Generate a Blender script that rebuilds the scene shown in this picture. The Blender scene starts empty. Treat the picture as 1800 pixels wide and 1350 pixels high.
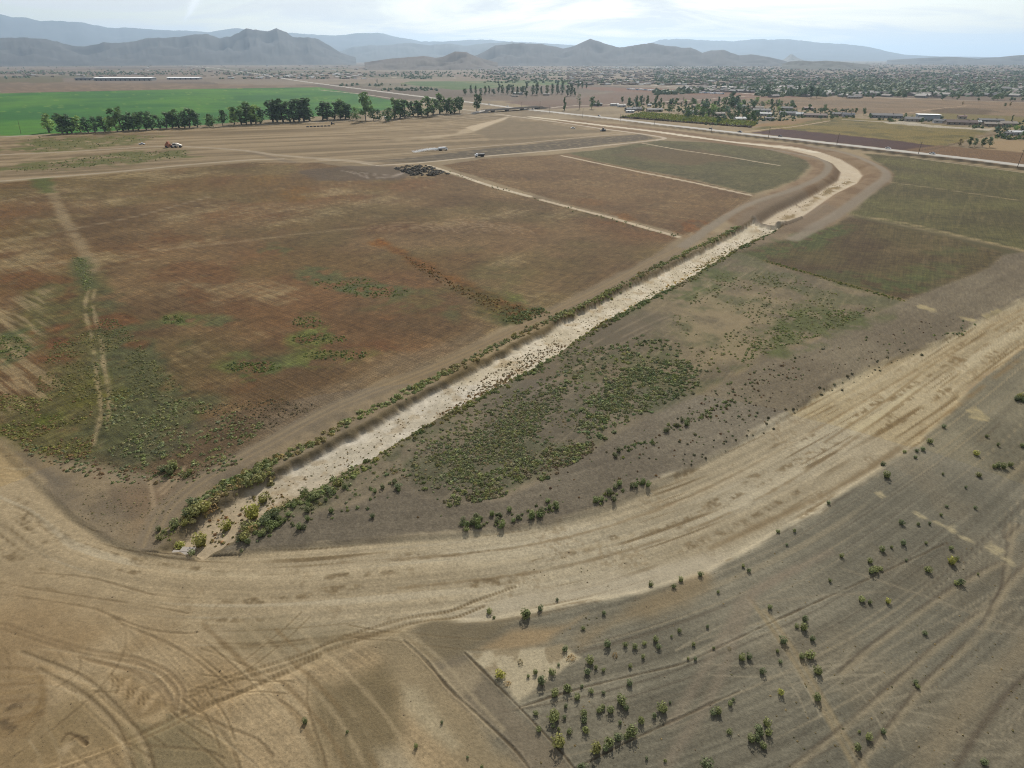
import bpy, math, random
import numpy as np
from mathutils import Vector

random.seed(7)
rng = np.random.default_rng(11)
SC = bpy.context.scene
COL = SC.collection

# ------------------------------------------------------------------ camera
FPX, PITCH, CAMH = 1049.0, math.radians(28.7), 75.0
SP, CP = math.sin(PITCH), math.cos(PITCH)
cam_data = bpy.data.cameras.new("camera")
cam = bpy.data.objects.new("camera", cam_data)
COL.objects.link(cam)
cam.location = (0, 0, CAMH)
cam.rotation_euler = (math.pi / 2 - PITCH, 0, 0)
cam_data.sensor_width = 36.0
cam_data.lens = 36.0 * FPX / 1800.0
cam_data.clip_start = 1.0
cam_data.clip_end = 200000.0
SC.camera = cam

# ------------------------------------------------------------------ world, sun, exposure
SUN_EL, SUN_AZ = math.radians(37), math.radians(9)      # azimuth clockwise from +Y
world = bpy.data.worlds.new("World")
SC.world = world
world.use_nodes = True
wn, wl = world.node_tree.nodes, world.node_tree.links
wn.clear()
w_out = wn.new("ShaderNodeOutputWorld")
w_bg = wn.new("ShaderNodeBackground")
w_bg.inputs[1].default_value = 0.10
sky = wn.new("ShaderNodeTexSky")
sky.sky_type = 'NISHITA'
sky.sun_disc = False
sky.sun_elevation = SUN_EL
sky.sun_rotation = SUN_AZ
sky.altitude = 450
sky.air_density = 1.0
sky.dust_density = 1.6
sky.ozone_density = 1.0
tc = wn.new("ShaderNodeTexCoord")
sep = wn.new("ShaderNodeSeparateXYZ")
wl.new(tc.outputs["Generated"], sep.inputs[0])


def wmath(op, a, b=None, c=None):
    n = wn.new("ShaderNodeMath")
    n.operation = op
    for i, v in enumerate((a, b, c)):
        if v is None:
            continue
        if isinstance(v, (int, float)):
            n.inputs[i].default_value = v
        else:
            wl.new(v, n.inputs[i])
    return n.outputs[0]


# thin high cloud: noise on the plane of a cloud deck, the same all over the sky
zz = wmath('MAXIMUM', wmath('ADD', sep.outputs[2], 0.10), 0.02)
ccx = wmath('DIVIDE', sep.outputs[0], zz)
ccy = wmath('DIVIDE', sep.outputs[1], zz)
comb = wn.new("ShaderNodeCombineXYZ")
wl.new(wmath('ADD', wmath('MULTIPLY', ccx, 0.30), wmath('MULTIPLY', ccy, 0.10)), comb.inputs[0])
wl.new(wmath('ADD', wmath('MULTIPLY', ccy, 0.42), wmath('MULTIPLY', ccx, -0.06)), comb.inputs[1])
nz = wn.new("ShaderNodeTexNoise")
nz.inputs["Scale"].default_value = 1.7
nz.inputs["Detail"].default_value = 7.0
nz.inputs["Roughness"].default_value = 0.58
nz.inputs["Distortion"].default_value = 0.8
wl.new(comb.outputs[0], nz.inputs["Vector"])
ramp = wn.new("ShaderNodeValToRGB")
ramp.color_ramp.elements[0].position = 0.42
ramp.color_ramp.elements[0].color = (0.12, 0.12, 0.12, 1)
ramp.color_ramp.elements[1].position = 0.58
ramp.color_ramp.elements[1].color = (0.92, 0.92, 0.92, 1)
wl.new(nz.outputs["Fac"], ramp.inputs[0])
wmix = wn.new("ShaderNodeMixRGB")
wmix.inputs[2].default_value = (7.5, 7.4, 7.2, 1)
wl.new(ramp.outputs[0], wmix.inputs[0])
wl.new(sky.outputs[0], wmix.inputs[1])
# one short bright wisp high over the left ridge
azt = wmath('DIVIDE', sep.outputs[0], wmath('MAXIMUM', sep.outputs[1], 0.05))
elt = wmath('DIVIDE', sep.outputs[2], wmath('SQRT', wmath('ADD', wmath('MULTIPLY', sep.outputs[0], sep.outputs[0]), wmath('MULTIPLY', sep.outputs[1], sep.outputs[1]))))
wu = wmath('SUBTRACT', wmath('ADD', azt, 0.4576), wmath('SUBTRACT', elt, 0.0533))
wu = wmath('ADD', wu, wmath('MULTIPLY', wmath('SUBTRACT', nz.outputs["Fac"], 0.5), 0.02))
ww_ = wmath('MAXIMUM', wmath('MULTIPLY', wmath('SUBTRACT', elt, 0.030), 0.22), 0.0005)
wisp = wmath('EXPONENT', wmath('MULTIPLY', wmath('POWER', wmath('ABSOLUTE', wmath('DIVIDE', wu, ww_)), 2.0), -1.0))
mrw = wn.new("ShaderNodeMapRange")
mrw.inputs[1].default_value, mrw.inputs[2].default_value = 0.038, 0.05
wl.new(elt, mrw.inputs[0])
mrx = wn.new("ShaderNodeMapRange")
mrx.inputs[1].default_value, mrx.inputs[2].default_value = 0.085, 0.066
wl.new(elt, mrx.inputs[0])
wm2 = wn.new("ShaderNodeMixRGB")
wm2.inputs[2].default_value = (10, 9.9, 9.7, 1)
wl.new(wmath('MULTIPLY', wmath('MULTIPLY', wisp, mrw.outputs[0]), wmath('MULTIPLY', mrx.outputs[0], 0.85)), wm2.inputs[0])
wl.new(wmix.outputs[0], wm2.inputs[1])
wl.new(wm2.outputs[0], w_bg.inputs[0])
wl.new(w_bg.outputs[0], w_out.inputs[0])

sun_dir = Vector((math.sin(SUN_AZ) * math.cos(SUN_EL), math.cos(SUN_AZ) * math.cos(SUN_EL), math.sin(SUN_EL)))
sun_data = bpy.data.lights.new("sun", 'SUN')
sun_data.energy = 5.0
sun_data.angle = math.radians(0.8)
sun_data.color = (1.0, 0.95, 0.87)
sun = bpy.data.objects.new("sun", sun_data)
COL.objects.link(sun)
sun.rotation_euler = sun_dir.to_track_quat('Z', 'Y').to_euler()

SC.view_settings.view_transform = 'Standard'
SC.view_settings.look = 'None'
SC.view_settings.exposure = 0.14
SC.view_settings.gamma = 1.0
SC.view_settings.use_curve_mapping = False
SC.cycles.volume_bounces = 0
SC.cycles.use_denoising = True
SC.cycles.denoising_prefilter = 'NONE'
SC.cycles.pixel_filter_type = 'BLACKMAN_HARRIS'
SC.cycles.filter_width = 1.1
SC.cycles.max_bounces = 6
SC.cycles.transparent_max_bounces = 8
KLIGHT = 1.66          # how bright a white horizontal surface comes out under this sun and sky


# ------------------------------------------------------------------ helpers
def at(px, py):
    """the point of the plain seen at a pixel of the 1800 x 1350 photograph"""
    x, y = (px - 900.0) / FPX, (py - 675.0) / FPX
    t = CAMH / (SP + y * CP)
    return (t * x, t * (CP - y * SP))


def dist_at(py):
    return CAMH / (SP + (py - 675.0) / FPX * CP)


def W(pts):
    return np.array([at(*p) for p in pts])


def hash01(xi, yi, seed):
    h = (xi.astype(np.int64) * 374761393 + yi.astype(np.int64) * 668265263 + seed * 974634777) & 0xFFFFFFFF
    h = ((h ^ (h >> 13)) * 1274126177) & 0xFFFFFFFF
    h = ((h ^ (h >> 16)) * 2246822519) & 0xFFFFFFFF
    return ((h ^ (h >> 15)) & 0xFFFFFF).astype(np.float64) / 16777215.0


def vnoise(x, y, seed=0):
    xf, yf = np.floor(x), np.floor(y)
    u, v = x - xf, y - yf
    u = u * u * (3 - 2 * u)
    v = v * v * (3 - 2 * v)
    a, b = hash01(xf, yf, seed), hash01(xf + 1, yf, seed)
    c, d = hash01(xf, yf + 1, seed), hash01(xf + 1, yf + 1, seed)
    return (a + (b - a) * u) * (1 - v) + (c + (d - c) * u) * v


def fbm(x, y, scale, octv=4, seed=0, gain=0.5):
    s, a, n = 0.0, 1.0, 0.0
    f = 1.0 / scale
    for o in range(octv):
        ca, sa = math.cos(o * 1.1), math.sin(o * 1.1)
        s = s + a * vnoise((x * ca - y * sa) * f + 13.7 * o, (x * sa + y * ca) * f - 7.3 * o, seed + o)
        n += a
        a *= gain
        f *= 2.03
    return s / n


def sstep(lo, hi, v):
    t = np.clip((v - lo) / (hi - lo), 0, 1)
    return t * t * (3 - 2 * t)


def streak(x, y, d, long, short, seed=0, octv=3):
    """noise drawn out along direction d"""
    a, b = x * d[0] + y * d[1], -x * d[1] + y * d[0]
    s, n, am = 0.0, 0.0, 1.0
    for o in range(octv):
        s = s + am * vnoise(a / long * 1.6 ** o + 5.1 * o, b / short * 2.0 ** o + 3.3 * o, seed + o)
        n += am
        am *= 0.6
    return s / n


def poly_sdf(P, x, y):
    """signed distance to polygon P, positive inside"""
    n = len(P)
    d2 = np.full(x.shape, 1e18)
    ins = np.zeros(x.shape, bool)
    for i in range(n):
        ax, ay = P[i]
        bx, by = P[(i + 1) % n]
        ex, ey = bx - ax, by - ay
        wx, wy = x - ax, y - ay
        t = np.clip((wx * ex + wy * ey) / (ex * ex + ey * ey + 1e-12), 0, 1)
        d2 = np.minimum(d2, (wx - ex * t) ** 2 + (wy - ey * t) ** 2)
        c = ((ay <= y) != (by <= y))
        if ey != 0:
            c &= (x < ax + (y - ay) / ey * ex)
        ins ^= c
    return np.where(ins, 1.0, -1.0) * np.sqrt(d2)


def smooth_line(P, sub=4):
    P = np.asarray(P, float)
    Q = np.vstack([2 * P[0] - P[1], P, 2 * P[-1] - P[-2]])
    out = []
    for i in range(1, len(Q) - 2):
        p0, p1, p2, p3 = Q[i - 1], Q[i], Q[i + 1], Q[i + 2]
        for k in range(sub):
            t = k / sub
            out.append(0.5 * (2 * p1 + (p2 - p0) * t + (2 * p0 - 5 * p1 + 4 * p2 - p3) * t * t + (3 * p1 - p0 - 3 * p2 + p3) * t ** 3))
    out.append(P[-1])
    return np.array(out)


def line_coords(P, x, y):
    """distance, arc length and signed offset (left positive) to polyline P"""
    best = np.full(x.shape, 1e18)
    s_ = np.zeros(x.shape)
    sg = np.zeros(x.shape)
    L = 0.0
    for i in range(len(P) - 1):
        ax, ay = P[i]
        ex, ey = P[i + 1][0] - ax, P[i + 1][1] - ay
        l2 = ex * ex + ey * ey + 1e-12
        wx, wy = x - ax, y - ay
        t = np.clip((wx * ex + wy * ey) / l2, 0, 1)
        d2 = (wx - ex * t) ** 2 + (wy - ey * t) ** 2
        m = d2 < best
        best = np.where(m, d2, best)
        l = math.sqrt(l2)
        s_ = np.where(m, L + t * l, s_)
        sg = np.where(m, np.sign(ex * wy - ey * wx), sg)
        L += l
    d = np.sqrt(best)
    return d, s_, d * sg


def srgb_lin(c):
    c = np.asarray(c, float) / 255.0
    return np.where(c <= 0.04045, c / 12.92, ((c + 0.055) / 1.055) ** 2.4)


def albedo(c):
    """surface colour that shows as photo colour c on level sunlit ground"""
    return np.clip(srgb_lin(c) / KLIGHT, 0.0, 0.85)


def tag(o, label=None, cat=None, group=None, kind=None):
    if label:
        o["label"] = label
    if cat:
        o["category"] = cat
    if group:
        o["group"] = group
    if kind:
        o["kind"] = kind
    return o


def mesh_np(name, verts, faces, cols=None, smooth=False):
    """mesh from arrays; faces is an (n, k) array, cols a per-vertex linear colour"""
    verts = np.asarray(verts, np.float32)
    faces = np.asarray(faces, np.int32)
    me = bpy.data.meshes.new(name)
    k = faces.shape[1]
    me.vertices.add(len(verts))
    me.vertices.foreach_set("co", verts.ravel())
    me.loops.add(faces.size)
    me.loops.foreach_set("vertex_index", faces.ravel())
    me.polygons.add(len(faces))
    me.polygons.foreach_set("loop_start", np.arange(0, faces.size, k, dtype=np.int32))
    me.update(calc_edges=True)
    me.polygons.foreach_set("use_smooth", np.full(len(faces), smooth, bool))
    if cols is not None:
        a = me.color_attributes.new("Col", 'FLOAT_COLOR', 'POINT')
        cc = np.ones((len(verts), 4), np.float32)
        cc[:, :3] = cols
        a.data.foreach_set("color", cc.ravel())
    me.update()
    return me


def link(name, data, parent=None, mat=None):
    o = bpy.data.objects.new(name, data)
    COL.objects.link(o)
    if parent is not None:
        o.parent = parent
    if mat is not None and data is not None and not data.materials:
        data.materials.append(mat)
    return o


# ------------------------------------------------------------------ materials
def nodes_of(name):
    m = bpy.data.materials.new(name)
    m.use_nodes = True
    nt = m.node_tree
    return m, nt.nodes, nt.links, nt.nodes["Principled BSDF"]


def earth_material(name, grain=0.10, rough=0.95, bump=0.5, streaks=()):
    """colour of the soil from the surface, broken up by grain, clods and gravel"""
    m, n, l, b = nodes_of(name)
    att = n.new("ShaderNodeAttribute")
    att.attribute_name = "Col"
    geo = n.new("ShaderNodeNewGeometry")
    n1 = n.new("ShaderNodeTexNoise")
    n1.inputs["Scale"].default_value = 2.6
    n1.inputs["Detail"].default_value = 5
    n1.inputs["Roughness"].default_value = 0.72
    n2 = n.new("ShaderNodeTexNoise")
    n2.inputs["Scale"].default_value = 0.33
    n2.inputs["Detail"].default_value = 5
    n2.inputs["Roughness"].default_value = 0.6
    for q in (n1, n2):
        l.new(geo.outputs["Position"], q.inputs["Vector"])
    mr = n.new("ShaderNodeMapRange")
    mr.inputs[1].default_value, mr.inputs[2].default_value = 0.33, 0.67
    mr.inputs[3].default_value, mr.inputs[4].default_value = 1 - grain * 1.6, 1 + grain * 1.6
    l.new(n1.outputs["Fac"], mr.inputs[0])
    mr2 = n.new("ShaderNodeMapRange")
    mr2.inputs[1].default_value, mr2.inputs[2].default_value = 0.36, 0.64
    mr2.inputs[3].default_value, mr2.inputs[4].default_value = 1 - grain * .35, 1 + grain * .35
    l.new(n2.outputs["Fac"], mr2.inputs[0])
    mu = n.new("ShaderNodeMath")
    mu.operation = 'MULTIPLY'
    l.new(mr.outputs[0], mu.inputs[0])
    l.new(mr2.outputs[0], mu.inputs[1])
    fac = mu.outputs[0]
    for (dx_, dy_, lg, sh, lo_, hi_) in streaks:      # drill and rake lines
        cv = n.new("ShaderNodeCombineXYZ")
        for q, (ax, ay, sc_) in enumerate(((dx_, dy_, lg), (-dy_, dx_, sh))):
            dt_ = n.new("ShaderNodeVectorMath")
            dt_.operation = 'DOT_PRODUCT'
            l.new(geo.outputs["Position"], dt_.inputs[0])
            dt_.inputs[1].default_value = (ax / sc_, ay / sc_, 0)
            l.new(dt_.outputs["Value"], cv.inputs[q])
        ns = n.new("ShaderNodeTexNoise")
        ns.inputs["Scale"].default_value = 1.0
        ns.inputs["Detail"].default_value = 3
        ns.inputs["Roughness"].default_value = 0.65
        l.new(cv.outputs[0], ns.inputs["Vector"])
        ms = n.new("ShaderNodeMapRange")
        ms.inputs[1].default_value, ms.inputs[2].default_value = 0.36, 0.66
        ms.inputs[3].default_value, ms.inputs[4].default_value = lo_, hi_
        l.new(ns.outputs["Fac"], ms.inputs[0])
        m3 = n.new("ShaderNodeMath")
        m3.operation = 'MULTIPLY'
        l.new(fac, m3.inputs[0])
        l.new(ms.outputs[0], m3.inputs[1])
        fac = m3.outputs[0]
    vm = n.new("ShaderNodeVectorMath")
    vm.operation = 'SCALE'
    l.new(att.outputs["Color"], vm.inputs[0])
    l.new(fac, vm.inputs["Scale"])
    l.new(vm.outputs[0], b.inputs["Base Color"])
    b.inputs["Roughness"].default_value = rough
    b.inputs["Specular IOR Level"].default_value = 0.15
    bp = n.new("ShaderNodeBump")
    bp.inputs["Strength"].default_value = bump
    bp.inputs["Distance"].default_value = 0.25
    l.new(n1.outputs["Fac"], bp.inputs["Height"])
    l.new(bp.outputs[0], b.inputs["Normal"])
    return m


LEAFK = 2.9


def leaf_material(name, var=0.35):
    m, n, l, b = nodes_of(name)
    att = n.new("ShaderNodeAttribute")
    att.attribute_name = "Col"
    oi = n.new("ShaderNodeObjectInfo")
    mr = n.new("ShaderNodeMapRange")
    mr.inputs[3].default_value, mr.inputs[4].default_value = LEAFK * (1 - var * 0.5), LEAFK * (1 + var * 0.5)
    l.new(oi.outputs["Random"], mr.inputs[0])
    vm = n.new("ShaderNodeVectorMath")
    vm.operation = 'SCALE'
    l.new(att.outputs["Color"], vm.inputs[0])
    l.new(mr.outputs[0], vm.inputs["Scale"])
    l.new(vm.outputs[0], b.inputs["Base Color"])
    b.inputs["Roughness"].default_value = 0.7
    b.inputs["Specular IOR Level"].default_value = 0.2
    tr = n.new("ShaderNodeBsdfTranslucent")
    l.new(vm.outputs[0], tr.inputs["Color"])
    mx = n.new("ShaderNodeMixShader")
    mx.inputs[0].default_value = 0.28
    l.new(b.outputs[0], mx.inputs[1])
    l.new(tr.outputs[0], mx.inputs[2])
    l.new(mx.outputs[0], n["Material Output"].inputs[0])
    return m


def plain(name, rgb, rough=0.7, metal=0.0, noise=0.12, scale=3.0):
    m, n, l, b = nodes_of(name)
    nt = n.new("ShaderNodeTexNoise")
    nt.inputs["Scale"].default_value = scale
    nt.inputs["Detail"].default_value = 4
    tcn = n.new("ShaderNodeTexCoord")
    l.new(tcn.outputs["Object"], nt.inputs["Vector"])
    mx = n.new("ShaderNodeMixRGB")
    mx.inputs[1].default_value = (*[c * (1 - noise) for c in rgb], 1)
    mx.inputs[2].default_value = (*[min(1, c * (1 + noise)) for c in rgb], 1)
    l.new(nt.outputs["Fac"], mx.inputs[0])
    l.new(mx.outputs[0], b.inputs["Base Color"])
    b.inputs["Roughness"].default_value = rough
    b.inputs["Metallic"].default_value = metal
    return m


M_EARTH = earth_material("dry_earth", 0.12)
M_SAND = earth_material("pale_sand", 0.10, bump=0.4)
M_CROP = earth_material("young_crop", 0.16, bump=0.6, streaks=((.98, .18, 160, 3.5, .86, 1.14), (-.18, .98, 240, 6, .93, 1.07)))
M_FALLOW = earth_material("fallow_stubble", 0.26, bump=0.9, streaks=((.80, -.60, 22, .55, .80, 1.24), (.52, .85, 30, .8, .86, 1.17), (.99, .12, 40, 1.6, .90, 1.12)))
M_PAVE = earth_material("worn_asphalt", 0.05, rough=0.85, bump=0.1)
M_HILL = earth_material("chaparral_hillside", 0.2, bump=0.0)
M_LEAF = leaf_material("leaves")
M_BARK = plain("bark", (0.11, 0.085, 0.06), 0.9, noise=0.3)
M_WHITE = plain("white_paint", (0.78, 0.78, 0.76), 0.5, noise=0.05)
M_GLASS = plain("dark_window_glass", (0.03, 0.035, 0.045), 0.15, noise=0.1)
M_TYRE = plain("tyre_rubber", (0.025, 0.024, 0.023), 0.9)
M_STEEL = plain("grey_steel", (0.32, 0.33, 0.35), 0.45, 0.4)
M_WOOD = plain("weathered_pole_wood", (0.10, 0.08, 0.06), 0.9)
M_CONC = plain("pale_concrete", (0.27, 0.24, 0.20), 0.9, noise=0.12, scale=0.4)

# ------------------------------------------------------------------ the lie of the land
U = (0.60, 0.80)       # along the channel
V = (0.80, -0.60)      # along the field strips

CH_LEFT = [(290, 966), (333, 925), (383, 887), (467, 840), (600, 772), (643, 748), (787, 668), (880, 621), (983, 565), (1077, 515), (1200, 456), (1290, 408), (1330, 386)]
CH_RIGHT = [(1372, 400), (1293, 436), (1200, 492), (1100, 541), (1033, 581), (947, 638), (833, 698), (740, 749), (600, 831), (533, 864), (483, 889), (417, 940), (352, 974)]
CH_POLY = np.vstack([smooth_line(W(CH_LEFT), 2), smooth_line(W(CH_RIGHT), 2)])
UP_IN = [(1340, 384), (1367, 367), (1400, 352), (1440, 332), (1474, 311), (1479, 297), (1465, 284), (1433, 273), (1387, 263), (1300, 251), (1200, 239.5), (1150, 232), (1067, 222.5), (1000, 214)]
UP_OUT = [(1000, 212.2), (1067, 220), (1150, 229.5), (1200, 236), (1283, 248), (1387, 257), (1440, 266), (1480, 278), (1510, 293), (1518, 303), (1508, 316), (1467, 336), (1430, 361), (1400, 381), (1373, 391), (1350, 392)]
UP_POLY = np.vstack([W(UP_IN), W(UP_OUT)])
HAUL_TOP = [(-60, 735), (0, 785), (60, 838), (130, 905), (190, 945), (248, 968), (350, 976), (480, 962), (600, 952), (810, 938), (960, 918), (1050, 896), (1150, 852), (1250, 802), (1350, 747), (1450, 683), (1540, 640), (1650, 600), (1720, 562), (1800, 524), (1900, 470)]
HAUL_BOT = [(1900, 560), (1800, 612), (1730, 662), (1650, 745), (1590, 800), (1520, 840), (1400, 920), (1320, 965), (1240, 1008), (1130, 1040), (1000, 1062), (860, 1092), (760, 1090), (600, 1150), (420, 1230), (250, 1300), (100, 1350), (-150, 1420), (-400, 1300)]
HAUL_POLY = np.vstack([W(HAUL_TOP), W(HAUL_BOT)])
HAUL_MID = smooth_line(W([(-300, 880), (-60, 900), (80, 985), (250, 1030), (450, 1040), (650, 1025), (850, 1005), (1000, 980), (1150, 938), (1300, 880), (1450, 800), (1600, 710), (1720, 625), (1800, 570), (1900, 505), (2050, 430)]), 3)
ROAD = W([(300, 112), (380, 120), (453, 130), (517, 141), (600, 152), (683, 162.5), (767, 173), (850, 182.5), (900, 189.5), (967, 197), (1050, 207), (1150, 219.5), (1200, 225), (1367, 244), (1533, 263), (1700, 282), (1800, 295), (2100, 334)])
BANK_ROAD = smooth_line(W([(262, 962), (285, 905), (317, 872), (367, 836), (467, 783), (600, 711), (750, 652), (867, 600), (967, 552), (1067, 502), (1133, 467), (1200, 433), (1267, 387), (1325, 357), (1400, 333), (1447, 309), (1455, 289), (1430, 277), (1350, 262)]), 3)
RIM_ROAD = smooth_line(W([(1395, 420), (1433, 400), (1483, 370), (1533, 332), (1558, 311), (1545, 294), (1490, 270), (1420, 256)]), 3)


def subset(P, x, y, pad):
    return np.nonzero((x > P[:, 0].min() - pad) & (x < P[:, 0].max() + pad) & (y > P[:, 1].min() - pad) & (y < P[:, 1].max() + pad))[0]


def sdf_in(P, x, y, pad):
    d = np.full(x.shape, -1e6)
    i = subset(P, x, y, pad)
    if len(i):
        d[i] = poly_sdf(P, x[i], y[i])
    return d


def line_in(P, x, y, pad):
    d = np.full(x.shape, 1e6)
    s = np.zeros(x.shape)
    sg = np.zeros(x.shape)
    i = subset(P, x, y, pad)
    if len(i):
        d[i], s[i], sg[i] = line_coords(P, x[i], y[i])
    return d, s, sg


def height(x, y):
    x, y = np.asarray(x, float), np.asarray(y, float)
    r = np.hypot(x, y)
    h = 0.5 * (fbm(x, y, 45, 3, 3) - 0.5) * (r < 1500)
    dc = sdf_in(CH_POLY, x, y, 8)
    k = sstep(-1.4, .9, dc + 2.2 * (fbm(x, y, 3.5, 3, 211) - 0.5))
    h = h * (1 - k) - 1.7 * k
    du = sdf_in(UP_POLY, x, y, 30)
    deep = sstep(600, 470, y)            # the far reach is shallow, the bend is cut deep
    h += 0.7 * sstep(-20, -14, du) * sstep(-3, -6, du) * deep
    h += -2.6 * sstep(-4.5, 0.8, du) * (.04 + .96 * deep)
    dh = sdf_in(HAUL_POLY, x, y, 8)
    h += -0.55 * sstep(-0.5, 1.2, dh)
    dr, _, sg = line_in(ROAD, x, y, 40)
    h += 1.5 * sstep(14.5, 9.5, dr) * sstep(520, 300, x * 0 + np.abs(x - 480))
    return h


# ------------------------------------------------------------------ ground: one sheet of rings round the site, out to the horizon
dep = np.concatenate([np.arange(math.radians(67.5), math.radians(25), -0.0016), np.arange(math.radians(25), math.radians(9), -0.00185), np.arange(math.radians(9), math.radians(0.8), -0.00095)])
r_near = np.geomspace(1.0, CAMH / math.tan(math.radians(67.5)), 18)[:-1]
r_mid = CAMH / np.tan(dep)
r_far = np.geomspace(r_mid[-1] * 1.02, 75000, 46)
RR = np.concatenate([r_near, r_mid, r_far])
a_fine = np.concatenate([np.arange(-math.radians(59), -math.radians(44), 0.0032), np.arange(-math.radians(44), math.radians(44), 0.0017), np.arange(math.radians(44), math.radians(59), 0.0032)])
a_rest = np.linspace(math.radians(59), math.radians(301), 82)
AZ = np.concatenate([a_fine, a_rest])
NA, NR = len(AZ), len(RR)
gx = (RR[:, None] * np.sin(AZ)[None, :]).ravel()
gy = (RR[:, None] * np.cos(AZ)[None, :]).ravel()
gr = np.repeat(RR, NA)
N = len(gx)
C = np.zeros((N, 3))
Z = height(gx, gy)
REG = np.zeros(N, np.uint8)
WET = np.zeros(N, np.float32)


def lerp(i, col, m):
    C[i] += (np.asarray(col, float) - C[i]) * m[:, None]


def paint(px_poly, col, soft=2.0, wob=0.0, wl=15.0, amt=1.0, tex=None, rid=None, world=False, seed=1, dh=0.0):
    P = np.asarray(px_poly, float) if world else W(px_poly)
    i = subset(P, gx, gy, soft + wob)
    if not len(i):
        return
    x, y = gx[i], gy[i]
    d = poly_sdf(P, x, y)
    if wob:
        d = d + wob * 2 * (fbm(x, y, wl, 4, seed) - 0.5) * 1.6
    m = sstep(-soft, soft, d) * amt
    if dh:
        Z[i] += dh * sstep(-soft, soft, d)
    k = m > 0.002
    i, x, y, m = i[k], x[k], y[k], m[k]
    if rid is not None:
        REG[i[m > 0.5 * amt]] = rid
    if tex is not None:
        col, m2 = tex(x, y)
        if m2 is not None:
            m = m * m2
    lerp(i, col, m)


def stroke(px_line, width, col, amt=1.0, soft=0.5, wob=0.0, sm=3, gauge=0.0, lug=0.0, dh=0.0, brk=0.0, rid=None, seed=5, world=False):
    """a road, rut or trail; gauge > 0 draws the two wheel ruts of a vehicle"""
    P = np.asarray(px_line, float) if world else W(px_line)
    if sm > 1:
        P = smooth_line(P, sm)
    pad = width + soft + gauge + wob + (.6 if dh else 0)
    i = subset(P, gx, gy, pad)
    if not len(i):
        return
    x, y = gx[i], gy[i]
    d, s, sg = line_coords(P, x, y)
    k = d < pad
    i, d, s, sg, x, y = i[k], d[k], s[k], sg[k], x[k], y[k]
    if not len(i):
        return
    if gauge:
        d = np.abs(np.abs(sg) - gauge / 2) + 9 * ((s < 1e-4) | (s > np.hypot(*np.diff(P, axis=0).T).sum() - 1e-4))
    if wob:
        d = d + wob * 2 * (fbm(x, y, max(2.0, wob * 5), 3, seed) - 0.5)
    m = sstep(width / 2 + soft, max(0.0, width / 2 - soft), d)
    if lug:
        m = m * (0.68 + 0.32 * np.sin(2 * math.pi * s / lug)) * (.6 + .8 * fbm(s, sg * 0, 4, 2, 8))
    if brk:
        m = m * sstep(brk - 0.18, brk + 0.18, fbm(s, sg * 0.2, 9, 3, seed + 3))
    if dh:
        Z[i] += dh * m
        if dh < 0 and not rid:
            rim = sstep(width / 2, width / 2 + .18, d) * sstep(width / 2 + .5, width / 2 + .2, d)
            Z[i] -= .5 * dh * rim
            C[i] *= (1 + .07 * rim * amt)[:, None]
    if rid is not None:
        REG[i[m > 0.5]] = rid
    lerp(i, col, m * amt)


def mixc(a, b, t):
    return np.asarray(a, float) + (np.asarray(b, float) - np.asarray(a, float)) * t[:, None]


# --- base soil and the patchwork of the far plain
f1 = fbm(gx, gy, 60, 4, 21)
f2 = fbm(gx, gy, 7, 4, 22)
C[:] = mixc((132, 116, 92), (156, 138, 108), sstep(0.3, 0.7, f1))
C[:] *= (0.93 + 0.14 * f2)[:, None]
far = np.nonzero(gr > 1300)[0]
fx, fy = gx[far], gy[far]
ca, cb = fx * 0.526 - fy * 0.85, fx * 0.85 + fy * 0.526
wx_ = 60 * (fbm(fx, fy, 900, 2, 31) - 0.5)
pu, pv = np.floor((ca + wx_) / 420), np.floor((cb + wx_) / 330)
hh = hash01(pu, pv, 77)
pal = np.array([(130, 116, 100), (122, 106, 92), (140, 126, 108), (114, 110, 90), (132, 116, 102), (112, 100, 88), (124, 116, 98), (136, 122, 106)], float)
pc = pal[(hh * 7.99).astype(int)]
pc = pc * (0.9 + 0.2 * fbm(fx, fy, 160, 4, 33))[:, None]
edge = np.minimum(np.abs((ca + wx_) / 420 - pu - 0.5), np.abs((cb + wx_) / 330 - pv - 0.5))
C[far] = pc

# --- beyond the trees: farmland left of the highway
paint([(-900, 139), (-200, 137), (110, 135), (112, 147), (-300, 148), (-900, 150)], (112, 104, 78), soft=4)
paint([(-900, 149), (100, 145), (340, 147), (560, 151), (560, 156), (300, 160), (0, 165), (-900, 168)], (134, 106, 84), soft=3, wob=6, wl=80,
      tex=lambda x, y: (mixc((124, 106, 88), (142, 120, 98), sstep(0.4, 0.7, streak(x, y, (1, 0.06), 220, 9, 41))), None), rid=16)


def crop_tex(x, y):
    t = streak(x, y, (0.98, 0.18), 160, 7, 51)
    g = fbm(x, y, 130, 4, 52)
    c = mixc((56, 116, 8), (84, 136, 20), sstep(0.3, 0.7, g))
    c = c * (0.92 + 0.16 * t)[:, None]
    sp = sstep(0.80, 0.86, vnoise(x / 9, y / 9, 57)) * sstep(0.55, 0.7, vnoise(x / 60, y / 22, 58))
    return mixc(c, (150, 165, 120), sp * 0.5), None


paint([(-1200, 176), (-500, 168), (0, 163.5), (300, 158), (480, 154), (560, 153), (620, 163.2), (690, 176.5), (740, 184), (684, 193), (560, 204), (440, 213), (300, 224), (150, 233), (0, 239), (-400, 262), (-1200, 300)],
      (70, 120, 50), soft=2, tex=crop_tex, rid=4)
stroke([(360, 170), (420, 182), (520, 199)], 3, (62, 100, 44), 0.6, soft=2)
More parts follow.
